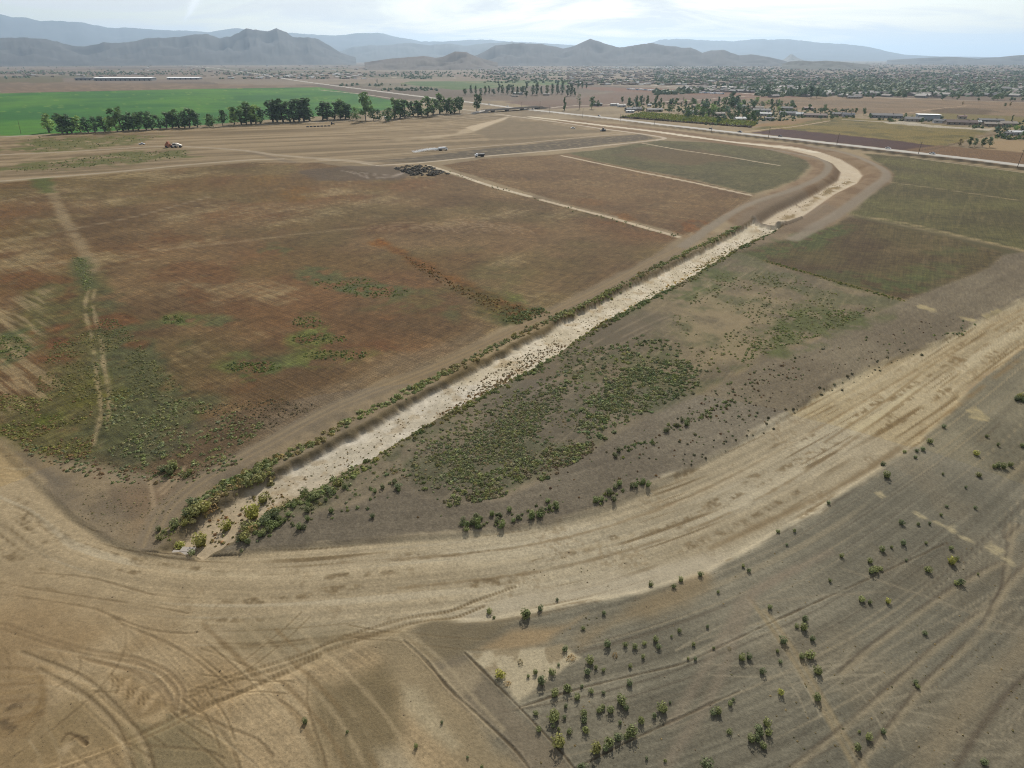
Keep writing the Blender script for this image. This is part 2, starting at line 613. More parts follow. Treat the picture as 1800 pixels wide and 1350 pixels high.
# --- fields across the highway
paint([(720, 143.5), (1010, 141), (1080, 145), (960, 150), (800, 158), (700, 147)], (90, 118, 72), soft=4, tex=lambda x, y: (mixc((84, 112, 66), (118, 124, 86), sstep(0.45, 0.7, fbm(x, y, 120, 3, 61))), None), rid=17)
paint([(880, 178), (1000, 176), (1090, 160), (1210, 164), (1330, 172), (1300, 180), (1100, 186), (960, 192)], (124, 94, 76), soft=5, wob=5,
      tex=lambda x, y: (mixc((112, 92, 80), (132, 108, 92), fbm(x, y, 90, 4, 62)), None), rid=18)
paint([(1010, 152), (1260, 158), (1420, 168), (1400, 175), (1200, 166), (1040, 158)], (128, 96, 80), soft=6)
paint([(1310, 173), (1500, 169), (1800, 180), (2100, 190), (2100, 235), (1800, 215), (1600, 203), (1470, 197), (1330, 186)], (146, 116, 84), soft=5, wob=4,
      tex=lambda x, y: (mixc((142, 118, 92), (124, 106, 84), sstep(0.35, 0.7, streak(x, y, (1, -0.25), 240, 18, 63))), None), rid=13)
stroke([(1540, 206), (1600, 198), (1640, 192), (1700, 186)], 3.5, (168, 140, 106), 0.8, sm=3)
paint([(1630, 192), (1700, 190), (1760, 195), (1730, 202), (1640, 199)], (96, 80, 62), soft=6, wob=10, amt=.8)
paint([(1580, 203), (1640, 198), (1800, 206), (1900, 216), (1800, 226), (1690, 212)], (124, 112, 70), soft=6, wob=8)
paint([(1320, 226), (1420, 212), (1470, 206), (1600, 214), (1750, 228), (1700, 245), (1640, 262), (1500, 250), (1400, 240)], (122, 110, 66), soft=3, wob=4,
      tex=lambda x, y: (mixc((126, 112, 68), (98, 92, 54), sstep(0.45, 0.75, fbm(x, y, 16, 4, 64)) * 0.9), None), rid=12)
paint([(1310, 223), (1380, 210), (1440, 208), (1390, 220)], (146, 118, 84), soft=4)
paint([(1318, 233), (1372, 226.5), (1500, 239), (1600, 250), (1648, 257), (1600, 266), (1560, 262), (1420, 246)], (84, 62, 52), soft=1.8, wob=1.5,
      tex=lambda x, y: (mixc((86, 62, 52), (70, 52, 46), streak(x, y, (0.526, -0.85), 60, 2.6, 65)), None), rid=11)
paint([(1560, 268), (1650, 255), (1720, 262), (1900, 275), (2100, 300), (2100, 328), (1800, 293)], (118, 94, 70), soft=3, wob=3, rid=19)
paint([(1735, 248), (1850, 246), (1950, 262), (1800, 268), (1728, 262)], (158, 136, 104), soft=2, wob=2)
stroke([(1290, 234), (1350, 227), (1400, 222), (1460, 212)], 3.0, (172, 148, 116), 0.8)
stroke([(1560, 268), (1640, 262), (1700, 247), (1750, 236)], 3.0, (92, 76, 56), 0.8)
# --- strip of sandy ground between trees and site
paint([(0, 241), (300, 228), (600, 214), (840, 199), (900, 203), (1160, 243), (860, 275), (690, 292), (560, 285), (360, 292), (0, 322), (-600, 350), (-900, 300)], (140, 122, 96), soft=3, wob=3,
      tex=lambda x, y: (mixc((122, 106, 82), (160, 141, 112), sstep(0.3, 0.7, streak(x, y, (0.93, 0.36), 120, 7, 71))), None))
for poly, a in (([(20, 262), (60, 243), (180, 238), (280, 240), (210, 256), (90, 266)], .75), ([(0, 300), (60, 283), (200, 268), (330, 262), (345, 275), (240, 288), (60, 300)], .85), ([(40, 262), (70, 247), (100, 250), (80, 266)], .8)):
    paint(poly, (92, 96, 56), soft=6, wob=16, wl=18, amt=a, tex=lambda x, y: (mixc((84, 92, 50), (112, 108, 66), fbm(x, y, 5, 3, 72)), sstep(0.32, 0.5, fbm(x, y, 9, 4, 73))))
stroke([(0, 272), (100, 267.5), (200, 262), (290, 257.5), (367, 260), (440, 266), (483, 272), (600, 281.5), (660, 287)], 9, (164, 146, 118), .85, soft=3, wob=1.5, rid=14)
stroke([(-200, 300), (0, 287), (60, 277), (133, 267)], 6, (160, 142, 112), .8, soft=2)
stroke([(-300, 345), (0, 318.5), (167, 305.5), (367, 286.5), (440, 281), (500, 279)], 5.5, (166, 150, 122), .85, soft=1.5, rid=14)
stroke([(440, 267), (500, 282), (540, 292), (593, 305)], 7, (120, 106, 90), .6, soft=2)
stroke([(300, 247), (420, 243), (600, 233), (720, 222), (840, 207)], 5, (166, 148, 118), .8, soft=2.5, wob=1)
stroke([(600, 281), (690, 272), (760, 266)], 3, (176, 160, 130), .7, soft=1.5)
paint([(690, 245), (800, 235), (820, 223), (870, 212), (893, 204), (885, 212), (832, 232), (780, 242)], (190, 172, 142), soft=4, wob=3, amt=.7)
paint([(818, 224), (878, 209), (896, 204.5), (890, 209), (834, 231)], (196, 178, 150), soft=2, amt=.9)
paint([(834, 232), (893, 209), (985, 221), (1060, 232), (960, 240), (860, 246)], (122, 108, 86), soft=5, wob=3, amt=.7)
# the wet strip and the tracks beside it
paint([(640, 284), (727, 277), (850, 262), (1000, 246), (1125, 236), (1158, 243), (1000, 261), (850, 275), (740, 285)], (94, 84, 70), soft=2.5, wob=2,
      tex=lambda x, y: (mixc((92, 83, 69), (128, 114, 92), sstep(0.4, 0.75, streak(x, y, (0.93, 0.36), 90, 2, 74))), None), rid=20)
stroke([(660, 291), (740, 286), (850, 275), (1000, 262), (1120, 250), (1165, 245)], 4, (178, 162, 136), .9, soft=1.2, rid=14)
stroke([(780, 264), (850, 258), (1000, 244), (1110, 234)], 3, (168, 150, 122), .8, soft=1.5)
stroke([(870, 200), (900, 204), (983, 215), (1067, 227.5), (1112, 233), (1158, 240), (1167, 243.5), (1150, 247)], 4.5, (186, 170, 146), .9, soft=1.5, rid=14)
stroke([(560, 281), (620, 284), (670, 293)], 4, (190, 176, 154), .8, soft=2, wob=1)
# --- the three parcels between the site road and the channel
BIG = [(-150, 330), (0, 322), (90, 314), (367, 291), (440, 285), (560, 286), (640, 300), (690, 312), (785, 305), (935, 346), (1195, 417), (1150, 448), (1060, 492), (960, 542), (860, 590), (745, 642), (600, 700), (480, 762), (400, 812), (330, 845), (240, 836), (150, 812), (60, 798), (-60, 730), (-500, 560), (-500, 340)]


def big_tex(x, y):
    lo = fbm(x, y, 70, 4, 81)
    sv = streak(x, y, V, 60, 1.6, 82)
    su = streak(x, y, U, 90, 2.6, 83)
    c = mixc((100, 80, 56), (121, 99, 70), sstep(0.3, 0.7, fbm(x, y, 30, 4, 85)))
    c = mixc(c, (114, 82, 54), sstep(0.48, 0.68, lo) * .6)
    c = mixc(c, (100, 94, 58), sstep(.5, .7, fbm(x, y, 48, 4, 88)) * .3)
    pale = sstep(0.48, 0.78, sv * 0.2 + su * 0.3 + fbm(x, y, 30, 5, 86) * 0.7 - 0.12)
    c = mixc(c, (152, 134, 100), pale * .8)
    sp = fbm(x, y, 2.2, 3, 87)
    sp2 = fbm(x, y, .9, 2, 89)
    fine = vnoise((x * U[0] + y * U[1]) / 1.1, (x * V[0] + y * V[1]) / 25, 90)
    return c * (0.80 + 0.28 * sp + .14 * sp2 + 0 * fine)[:, None], None


paint(BIG, (100, 82, 62), soft=2, wob=2, tex=big_tex, rid=5)
# pale strip down the left of it
stroke([(88, 325), (105, 370), (130, 410), (150, 445), (165, 480)], 5.5, (156, 138, 108), .7, soft=2, wob=1.5, brk=.25)
stroke([(140, 400), (240, 380), (370, 345)], 2.5, (156, 138, 110), .6, soft=1)
stroke([(270, 440), (420, 425), (520, 412), (640, 400)], 3, (158, 138, 108), .5, soft=1.5, wob=1)
paint([(55, 315), (92, 312), (95, 338), (72, 340)], (84, 92, 50), soft=4, wob=3, amt=.85)


def weed(poly, col, amt=.85, soft=4, wob=7, wl=10, seed=91, dens=(.34, .5)):
    paint(poly, col, soft=soft, wob=wob, wl=wl, amt=amt, seed=seed,
          tex=lambda x, y: (np.asarray(col, float) * (0.72 + 0.56 * fbm(x, y, 1.6, 3, seed + 1))[:, None], sstep(dens[0], dens[1], fbm(x, y, 5, 4, seed + 2))))


def blot(cx, cy, rx, ry, n=14):
    return [(cx + rx * math.cos(2 * math.pi * k / n), cy + ry * math.sin(2 * math.pi * k / n)) for k in range(n)]


RUST, GRN, BRG, OLV = (108, 78, 52), (86, 94, 60), (104, 108, 58), (98, 93, 58)
weed([(0, 590), (60, 500), (95, 490), (140, 460), (165, 470), (190, 540), (250, 610), (290, 680), (330, 740), (260, 800), (150, 812), (60, 798), (-60, 730), (0, 700), (60, 690), (80, 620)], OLV, .9, soft=5, wob=4, dens=(.1, .3))
weed([(170, 520), (215, 525), (270, 610), (330, 690), (400, 730), (330, 800), (230, 810), (190, 760)], (86, 88, 60), .8, dens=(.2, .42))
for b, c_, a_ in ((blot(100, 582, 32, 28), (108, 76, 50), .95), (blot(90, 633, 34, 9), (108, 76, 50), .9), (blot(208, 560, 28, 17), (108, 76, 50), .9), (blot(236, 590, 12, 16), (108, 76, 50), .8), (blot(120, 500, 16, 26), (108, 76, 50), .7),
                  (blot(40, 490, 60, 14), (108, 76, 50), .7), (blot(350, 480, 80, 18), (108, 76, 50), .6), (blot(340, 515, 30, 14), (108, 76, 50), .6), (blot(380, 540, 60, 10), RUST, .35), (blot(435, 670, 12, 8), RUST, .7), (blot(352, 670, 18, 8), RUST, .6),
                  (blot(645, 553, 24, 6), RUST, .7), (blot(528, 342, 28, 13), (118, 86, 46), .6), (blot(470, 315, 26, 10), (120, 92, 54), .5), (blot(640, 610, 80, 14), (102, 70, 48), .6), (blot(300, 420, 60, 12), (104, 74, 48), .5), (blot(600, 325, 60, 8), (112, 88, 60), .5)):
    weed(b, c_, a_, dens=(.2, .45))
for b, c_, a_ in ((blot(305, 562, 22, 8), BRG, .8), (blot(270, 575, 30, 12), GRN, .6), (blot(340, 608, 16, 8), GRN, .7), (blot(385, 565, 12, 6), GRN, .7), (blot(560, 596, 50, 9), BRG, .85), (blot(540, 566, 30, 10), BRG, .8), (blot(445, 645, 50, 10), BRG, .8), (blot(470, 640, 40, 12), GRN, .6), (blot(590, 625, 60, 9), BRG, .75),
                  (blot(610, 500, 60, 11), GRN, .7), (blot(660, 515, 60, 9), GRN, .7), (blot(560, 480, 30, 6), GRN, .7), (blot(760, 530, 70, 10), OLV, .5), (blot(840, 520, 60, 22), OLV, .4), (blot(490, 440, 20, 8), GRN, .5), (blot(880, 480, 60, 18), OLV, .35), (blot(690, 545, 60, 8), OLV, .5), (blot(840, 550, 60, 8), GRN, .45), (blot(20, 610, 35, 24), GRN, .75), (blot(60, 745, 60, 18), (92, 98, 44), .8), (blot(150, 690, 50, 30), (98, 96, 44), .6)):
    weed(b, c_, a_, seed=101)
paint([(-40, 560), (60, 510), (100, 505), (75, 570), (65, 620), (80, 650), (40, 700), (10, 760), (-60, 720)], (160, 142, 108), soft=4, wob=6, amt=.7, tex=lambda x, y: ((160, 142, 108), sstep(.38, .62, streak(x, y, V, 14, 1.2, 108))))
weed(blot(15, 612, 32, 22), GRN, .75, seed=111)
# double pale track down the left edge of the field
stroke([(158, 505), (150, 530), (152, 560), (162, 595), (168, 640), (172, 680), (178, 715), (172, 750), (162, 782)], 1.0, (160, 142, 108), .85, soft=.5, wob=.5, brk=.34)
stroke([(168, 505), (163, 530), (170, 570), (180, 605), (182, 640), (190, 680), (192, 715), (188, 750), (176, 785)], 1.0, (160, 142, 108), .85, soft=.5, wob=.5, brk=.34, seed=9)
stroke([(140, 455), (145, 480), (160, 505)], 5, (84, 90, 58), .8, soft=3, wob=2)
# rusty diagonal bed
weed([(648, 418), (668, 412), (700, 440), (760, 465), (830, 500), (905, 535), (960, 550), (905, 568), (868, 540), (800, 500), (740, 475), (690, 445)], (112, 78, 42), .95, soft=3, wob=3, dens=(.05, .25))
weed([(648, 418), (672, 414), (690, 430), (670, 436)], (128, 82, 36), .9, dens=(.05, .25))
weed([(800, 500), (835, 505), (905, 535), (960, 550), (905, 570), (860, 545)], (88, 80, 44), .7, dens=(.2, .4))
weed([(900, 550), (950, 538), (965, 552), (905, 572)], (70, 82, 46), .8, dens=(.2, .4))
weed([(885, 510), (910, 522), (925, 533), (900, 528)], BRG, .8)
for k, (cx, cy) in enumerate(((712, 405), (730, 408), (800, 400), (830, 408), (870, 412), (850, 404))):
    th = np.linspace(0.1, math.pi * 0.95, 9)
    c0 = np.array(at(cx, cy))
    for q in range(3):
        stroke([tuple(c0 + (9 + 5 * q) * np.array([math.cos(t), math.sin(t) * .9])) for t in th], .9, (146, 124, 96), .6, soft=.6, world=True, sm=1)
paint([(480, 760), (600, 700), (745, 642), (860, 590), (845, 575), (700, 625), (560, 685), (440, 745)], (132, 116, 92), soft=4, wob=4, amt=.6)
paint([(620, 292), (690, 292), (760, 302), (690, 318), (560, 318), (520, 300)], (92, 80, 68), soft=4, wob=6, amt=.75)
for q in range(5):
    stroke([(600 + 8 * q, 300 + 2 * q), (650, 305 + 2.2 * q), (690, 308 + q), (712, 302)], 1.6, (168, 154, 140), .55, soft=1, wob=1, brk=.42, seed=q)


def par_tex(c1, c2, c3, seed, d=V):
    def f(x, y):
        s = streak(x, y, d, 70, 1.8, seed)
        c = mixc(c1, c2, sstep(.3, .7, fbm(x, y, 32, 4, seed + 4)))
        c = mixc(c, c3, sstep(.52, .78, s * .6 + fbm(x, y, 22, 4, seed + 7) * .4) * .6)
        return c * (.80 + .28 * fbm(x, y, 2.4, 3, seed + 9) + .14 * fbm(x, y, .9, 2, seed + 11))[:, None], None
    return f


paint([(775, 291), (850, 279), (985, 271), (1040, 282), (1200, 312), (1325, 343), (1270, 382), (1200, 412), (940, 342)], (104, 80, 58), soft=2, wob=1.5, tex=par_tex((104, 82, 58), (120, 97, 68), (136, 116, 84), 120), rid=6)
weed(blot(1090, 385, 30, 9), (120, 82, 44), .6)
weed(blot(1215, 400, 30, 14), (122, 80, 44), .7)
weed(blot(1030, 355, 40, 6), (120, 84, 50), .4)
paint([(985, 271), (1060, 262), (1160, 247), (1250, 250), (1360, 263), (1418, 281), (1424, 297), (1395, 318), (1325, 341), (1200, 312)], (84, 86, 62), soft=2.5, wob=2,
      tex=par_tex((96, 92, 62), (84, 80, 56), (118, 108, 78), 130), rid=7)
paint([(1130, 258), (1230, 264), (1300, 280), (1200, 292), (1090, 275)], (104, 84, 62), soft=8, wob=10, amt=.6)
paint([(960, 276), (1000, 270), (1040, 279), (1000, 284)], (122, 100, 74), soft=4, wob=4)
for ln, w_ in (([(752, 291), (800, 306), (860, 326), (933, 346)], 3.2), ([(950, 351), (1000, 364), (1080, 385), (1195, 417)], 2.8), ([(988, 274), (1100, 297), (1200, 317), (1322, 344)], 2.6), ([(1130, 252), (1200, 264), (1280, 276), (1370, 291)], 2.0)):
    stroke(ln, w_, (196, 178, 148), .95, soft=.8, wob=.8, brk=.12, rid=14)
# --- right of the channel: olive parcels up to the highway
paint([(1520, 270), (1600, 276), (1800, 303), (2150, 352), (2300, 480), (1800, 440), (1490, 376), (1535, 340), (1566, 318), (1565, 300)], (88, 88, 60), soft=3, wob=2, tex=par_tex((98, 94, 60), (86, 80, 54), (116, 106, 74), 140, d=U), rid=8)
paint([(1500, 378), (1800, 442), (1790, 450), (1740, 450), (1500, 395)], (90, 84, 58), soft=3)
stroke([(1566, 320), (1640, 330), (1800, 353)], 2.2, (150, 134, 102), .8, soft=.8, wob=.6)
stroke([(1488, 376), (1540, 383), (1600, 394), (1700, 417), (1800, 440)], 2.6, (158, 140, 104), .85, soft=.9, wob=.6, brk=.15)
stroke([(1560, 392), (1660, 405), (1800, 428)], 1.0, (70, 66, 46), .7, soft=.6)
paint([(1275, 445), (1330, 430), (1400, 418), (1440, 405), (1492, 380), (1560, 393), (1660, 415), (1765, 442), (1740, 470), (1690, 490), (1600, 527), (1500, 505), (1370, 468)], (88, 76, 54), soft=2.5, wob=2,
      tex=par_tex((84, 70, 50), (92, 82, 54), (110, 96, 70), 150, d=U), rid=9)
for b, a_ in (([(1275, 445), (1340, 428), (1440, 405), (1500, 395), (1470, 420), (1360, 460), (1310, 462)], .8), (blot(1520, 495, 110, 18), .5), (blot(1640, 480, 60, 16), .5), (blot(1690, 440, 50, 10), .4), (blot(1590, 505, 30, 10), .6)):
    weed(b, (82, 90, 52), a_, seed=151)
weed(blot(1610, 440, 40, 12), (120, 104, 74), .5)
stroke([(1345, 458), (1420, 480), (1500, 502), (1590, 528)], 2.0, (122, 108, 64), .8, soft=1, wob=.6)
stroke([(1350, 466), (1420, 487), (1500, 512), (1580, 532)], 1.2, (150, 132, 94), .6, soft=.6, brk=.4)
# --- the slope between the scrub and the haul road
SLOPE = [(330, 965), (400, 955), (520, 905), (620, 885), (700, 852), (790, 888), (880, 872), (960, 838), (1040, 790), (1120, 742), (1240, 688), (1310, 648), (1440, 592), (1560, 542), (1620, 515), (1700, 488), (1742, 470), (1765, 447), (1830, 435), (1950, 400), (1950, 480), (1800, 527), (1650, 602), (1540, 642), (1350, 750), (1150, 856), (1050, 898), (960, 922), (810, 940), (600, 955), (420, 980)]


def slope_tex(x, y):
    d, s, sg = line_coords(HAUL_MID, x, y)
    st = vnoise(s / 40, sg / .55, 161) * .6 + vnoise(s / 25, sg / 1.6, 162) * .4
    c = mixc((117, 106, 87), (130, 119, 98), sstep(.3, .7, fbm(x, y, 25, 3, 163)))
    c = c * (.92 + .16 * st)[:, None]
    return c * (.86 + .28 * fbm(x, y, .4, 2, 164))[:, None], None


SCRUB = [(400, 955), (480, 897), (560, 862), (660, 806), (760, 742), (850, 694), (960, 628), (1060, 566), (1180, 500), (1290, 440), (1370, 468), (1500, 508), (1590, 530), (1560, 545), (1440, 594), (1310, 650), (1240, 690), (1120, 744), (1040, 792), (960, 840), (880, 874), (790, 890), (700, 856), (620, 888), (520, 908)]


def scrub_tex(x, y):
    c = mixc((112, 102, 82), (130, 117, 92), sstep(.3, .7, fbm(x, y, 14, 4, 171)))
    c = mixc(c, (94, 96, 66), sstep(.45, .65, fbm(x, y, 9, 4, 172)) * .6)
    s = streak(x, y, U, 30, .8, 173)
    return mixc(c, (150, 135, 106), sstep(.55, .8, s) * .5) * (.86 + .28 * fbm(x, y, 1.0, 3, 174))[:, None], None


paint(SCRUB, (112, 104, 82), soft=2, wob=1.5, tex=scrub_tex)
paint(SLOPE, (114, 102, 84), soft=1.2, wob=1.0, tex=slope_tex, rid=15)
paint([(960, 625), (1060, 568), (1130, 545), (1180, 560), (1110, 600), (1040, 640), (900, 700)], (108, 98, 82), soft=4, wob=3, amt=.7)
paint([(1180, 560), (1240, 500), (1330, 510), (1440, 550), (1380, 590), (1300, 640), (1230, 650)], (146, 130, 102), soft=5, wob=5, amt=.7, tex=lambda x, y: ((152, 136, 106), sstep(.4, .6, fbm(x, y, 6, 4, 181))))
weed([(1330, 580), (1400, 545), (1470, 540), (1540, 545), (1440, 592), (1350, 625)], (84, 92, 52), .7)
weed([(1200, 500), (1260, 470), (1300, 480), (1250, 510), (1210, 525)], (84, 92, 54), .7)
for ln in ([(930, 690), (1010, 650), (1090, 605), (1180, 560)], [(980, 640), (1070, 590), (1160, 545), (1250, 500)], [(880, 720), (960, 680), (1060, 625)], [(1000, 655), (1100, 590), (1230, 530), (1330, 470)]):
    stroke(ln, .7, (152, 136, 112), .6, soft=.4, brk=.3)
# --- dirt between field and haul road at the left, and the corner by the channel mouth
paint([(150, 815), (240, 838), (330, 846), (400, 815), (480, 765), (600, 704), (745, 646), (970, 545), (1070, 495), (1100, 492), (980, 560), (870, 615), (640, 742), (467, 832), (380, 880), (330, 920), (288, 968), (240, 968), (150, 930), (60, 850), (-40, 760), (60, 800)], (134, 117, 90), soft=3, wob=3,
      tex=lambda x, y: (mixc((122, 108, 86), (150, 130, 98), sstep(.35, .65, fbm(x, y, 9, 4, 191))) * (.9 + .2 * fbm(x, y, 1.0, 3, 192))[:, None], None))
paint([(0, 775), (60, 800), (120, 850), (100, 860), (20, 810)], (118, 106, 86), soft=2, wob=2)
paint([(200, 850), (270, 845), (330, 855), (290, 905), (240, 935), (180, 900)], (140, 114, 84), soft=4, wob=3, amt=.7)
weed([(310, 820), (350, 815), (350, 838), (318, 842)], (88, 70, 52), .7, soft=2)
for ln in ([(262, 840), (268, 870), (272, 900)], [(325, 820), (310, 845), (285, 868)], [(305, 838), (280, 862)]):
    stroke(ln, .8, (176, 152, 116), .7, soft=.4)
paint([(252, 900), (275, 890), (300, 905), (275, 955), (250, 962)], (166, 140, 104), soft=2, wob=1.5, amt=.8)
# bank road
stroke(BANK_ROAD, 5.0, (134, 118, 94), .9, soft=1.2, wob=.4, sm=1, world=True, rid=14)
stroke(BANK_ROAD, .6, (158, 136, 100), .7, soft=.4, sm=1, gauge=1.9, world=True)
stroke([(400, 812), (500, 758), (620, 700), (760, 645)], .7, (152, 134, 104), .5, soft=.4)
# banks of the new channel
iu = np.nonzero((gx > -50) & (gx < 420) & (gy > 250) & (gy < 1000))[0]
du_ = poly_sdf(UP_POLY, gx[iu], gy[iu])
bn = fbm(gx[iu], gy[iu], 12, 4, 201)
mb = sstep(-22, -18, du_) * (gx[iu] > 60)
lerp(iu, mixc((122, 98, 72), (140, 118, 92), sstep(.35, .65, bn)), mb * .92)
paint([(1327, 352), (1400, 330), (1440, 345), (1470, 372), (1420, 405), (1300, 440), (1290, 400)], (128, 112, 92), soft=4, wob=3, amt=.8)
stroke([(1100, 222.5), (1200, 233), (1300, 244.5), (1400, 255), (1480, 267)], 4.0, (124, 104, 84), .7, soft=2)
stroke(BANK_ROAD[-22:], 5.5, (142, 130, 112), .9, soft=1.2, world=True, sm=1)
stroke(RIM_ROAD, 6.5, (146, 134, 116), .9, soft=1.5, world=True, sm=1, rid=14)
paint(UP_POLY, (206, 190, 162), soft=1.0, world=True, rid=3, tex=lambda x, y: (mixc((196, 178, 150), (212, 198, 174), fbm(x, y, 9, 4, 205)), None))
for b in ([(1405, 362), (1440, 345), (1470, 330), (1500, 312), (1480, 312), (1450, 328)], [(1365, 380), (1400, 362), (1425, 358), (1400, 372), (1375, 388)]):
    weed(b, (128, 108, 72), .85, soft=2, wob=2, dens=(.35, .5))
stroke([(1400, 352), (1412, 358), (1432, 360)], .9, (110, 96, 78), .8)
# lower channel bed
dc_i = subset(CH_POLY, gx, gy, 3)
dcv = poly_sdf(CH_POLY, gx[dc_i], gy[dc_i]) + 2.6 * (fbm(gx[dc_i], gy[dc_i], 3.5, 4, 211) - .5)
bedc = mixc((200, 187, 160), (220, 208, 184), sstep(.3, .7, fbm(gx[dc_i], gy[dc_i], 6, 4, 212)))
near_end = sstep(105, 85, gy[dc_i])
bedc = mixc(bedc, (178, 154, 116), near_end * .7)
bedc = mixc(bedc, (160, 136, 98), sstep(.58, .7, fbm(gx[dc_i], gy[dc_i], 3, 4, 214)) * .4)
bedc = bedc * (.9 + .2 * fbm(gx[dc_i], gy[dc_i], .8, 3, 215))[:, None]
lerp(dc_i, bedc, sstep(-.5, .8, dcv))
REG[dc_i[dcv > .2]] = 2
lerp(dc_i, (104, 90, 56), sstep(-2.2, -1.2, dcv) * sstep(.1, -.6, dcv) * .4)  # olive brown bank edge, with its shading painted into the colour
stroke([(1323, 385), (1335, 392), (1360, 398), (1385, 393), (1405, 384)], 3.2, (128, 116, 100), .95, soft=.8, rid=14, dh=1.6)
paint([(1360, 402), (1378, 396), (1372, 392), (1352, 399)], (196, 184, 160), soft=.5, amt=.8)
# --- gravelly ground in front, right of the haul road
hd, hs, hsg = line_coords(HAUL_MID, gx[gr < 600], gy[gr < 600])
ii = np.nonzero(gr < 600)[0]
front = ii[(hsg < -6) & (gy[ii] < 330)]
q_ = (hsg < -6) & (gy[ii] < 330)
fx, fy, fs, fg = gx[front], gy[front], hs[q_], hsg[q_]
gcol = mixc((117, 111, 92), (136, 128, 106), sstep(.3, .7, fbm(fx, fy, 22, 4, 221)))
gcol = mixc(gcol, (138, 122, 94), sstep(.55, .75, fbm(fx, fy, 12, 3, 222)) * .25)
rake = vnoise(fs / 50, fg / .32, 223) * .6 + vnoise(fs / 40, fg / 1.3, 224) * .4
gcol = gcol * (.87 + .26 * rake)[:, None]
gcol = mixc(gcol, (160, 146, 116), sstep(.74, .88, vnoise(fs / 60, fg / .55, 225)) * .6)
gcol = mixc(gcol, (92, 82, 66), sstep(.80, .92, vnoise(fs / 50, fg / .4, 226)) * .5)
gcol = gcol * (.92 + .16 * fbm(fx, fy, .3, 2, 227))[:, None]
lerp(front, gcol, np.ones(len(front)))
Z[front] += .05 * (rake - .5) * sstep(300, 150, gr[front])


# --- the haul road itself, its streaks run along its curve
def haul_tex(x, y):
    d, s, sg = line_coords(HAUL_MID, x, y)
    left = sstep(20, -70, x)
    c = mixc((172, 156, 123), (187, 173, 141), sstep(.3, .7, vnoise(s / 60, sg / 5, 231) * .6 + fbm(x, y, 18, 3, 232) * .4))
    c = mixc(c, (172, 149, 110), left * .8)
    st = vnoise(s / 40, sg / .28, 233) * .5 + vnoise(s / 60, sg / .9, 234) * .5
    c = c * (.90 + .20 * st)[:, None]
    dk = sstep(.70, .85, vnoise(s / 34, sg / .55, 235)) * sstep(.35, .6, vnoise(s / 15, sg / 8, 236))
    c = mixc(c, (124, 104, 72), dk * .85)
    dk2 = sstep(.72, .86, vnoise(s / 12, sg / 1.3, 237)) * sstep(.4, .7, fbm(x, y, 1.2, 3, 238))
    c = mixc(c, (124, 104, 72), dk2 * .75)
    lt = sstep(.74, .9, vnoise(s / 30, sg / .8, 239))
    c = mixc(c, (198, 184, 152), lt * .5)
    br = sstep(.60, .72, fbm(x, y, 7, 4, 240)) * sstep(.45, .7, fbm(x, y, .7, 3, 241))
    c = mixc(c, (138, 116, 82), br * .35)
    return c * (.90 + .20 * fbm(x, y, .3, 2, 242))[:, None], None


paint(HAUL_POLY, (178, 160, 124), soft=1.0, wob=1.2, wl=8, world=True, tex=haul_tex, rid=1)
# orange-brown working area, lower left
paint([(-400, 1100), (0, 1040), (160, 1065), (330, 1110), (520, 1150), (640, 1120), (760, 1100), (800, 1150), (860, 1250), (950, 1370), (950, 1500), (-400, 1500)], (166, 141, 100), soft=5, wob=4,
      tex=lambda x, y: (mixc((158, 132, 92), (176, 152, 112), sstep(.3, .7, fbm(x, y, 10, 4, 251))) * (.78 + .2 * fbm(x, y, .3, 2, 252) + .24 * streak(x, y, (.8, -.6), 14, .3, 253))[:, None], None))
paint([(-300, 985), (0, 985), (140, 1010), (330, 1070), (240, 1100), (0, 1110), (-300, 1150)], (168, 142, 102), soft=6, wob=5, amt=.5)
paint([(-200, 1060), (60, 1075), (170, 1110), (130, 1145), (-200, 1120)], (152, 124, 84), soft=4, wob=4, amt=.5)
paint([(-200, 1150), (30, 1150), (80, 1185), (85, 1260), (20, 1320), (-200, 1400)], (150, 124, 86), soft=3, wob=2, amt=.65)
paint([(60, 1250), (160, 1200), (240, 1265), (280, 1310), (120, 1345), (0, 1400), (-60, 1350)], (138, 116, 78), soft=3, wob=3, amt=.7)
paint([(225, 1275), (330, 1255), (400, 1290), (410, 1350), (320, 1400), (210, 1400), (230, 1320)], (134, 120, 86), soft=2.5, wob=3, amt=.75)
paint([(420, 1100), (520, 1090), (640, 1100), (560, 1150), (460, 1165), (400, 1140)], (142, 128, 96), soft=4, wob=4, amt=.55)
paint([(545, 1200), (600, 1200), (683, 1167), (712, 1217), (705, 1290), (660, 1400), (560, 1400), (545, 1290)], (126, 110, 78), soft=2, wob=2, amt=.85)
paint([(400, 1160), (470, 1180), (560, 1280), (640, 1400), (480, 1400), (420, 1300), (350, 1260)], (172, 148, 108), soft=4, wob=3, amt=.7, tex=lambda x, y: ((176, 152, 112), sstep(.3, .7, streak(x, y, (.35, -.93), 14, .5, 255))))
paint([(723, 1090), (787, 1080), (817, 1097), (905, 1088), (867, 1123), (820, 1147), (780, 1172), (735, 1150)], (128, 114, 86), soft=1.2, wob=1, amt=.9)
paint([(640, 1110), (720, 1092), (760, 1150), (800, 1225), (870, 1290), (940, 1400), (840, 1400), (760, 1290), (700, 1200)], (154, 136, 102), soft=1.5, wob=1.5, amt=.85)
paint([(760, 1165), (820, 1150), (912, 1243), (985, 1318), (1030, 1400), (960, 1400), (870, 1290), (800, 1225)], (132, 119, 96), soft=1, wob=.6, amt=.9)
paint([(770, 1180), (838, 1155), (848, 1178), (790, 1205)], (164, 146, 112), soft=.6, wob=.4, amt=.7)
paint([(790, 1207), (842, 1178), (850, 1195), (815, 1225)], (168, 150, 116), soft=.6, wob=.4, amt=.7)
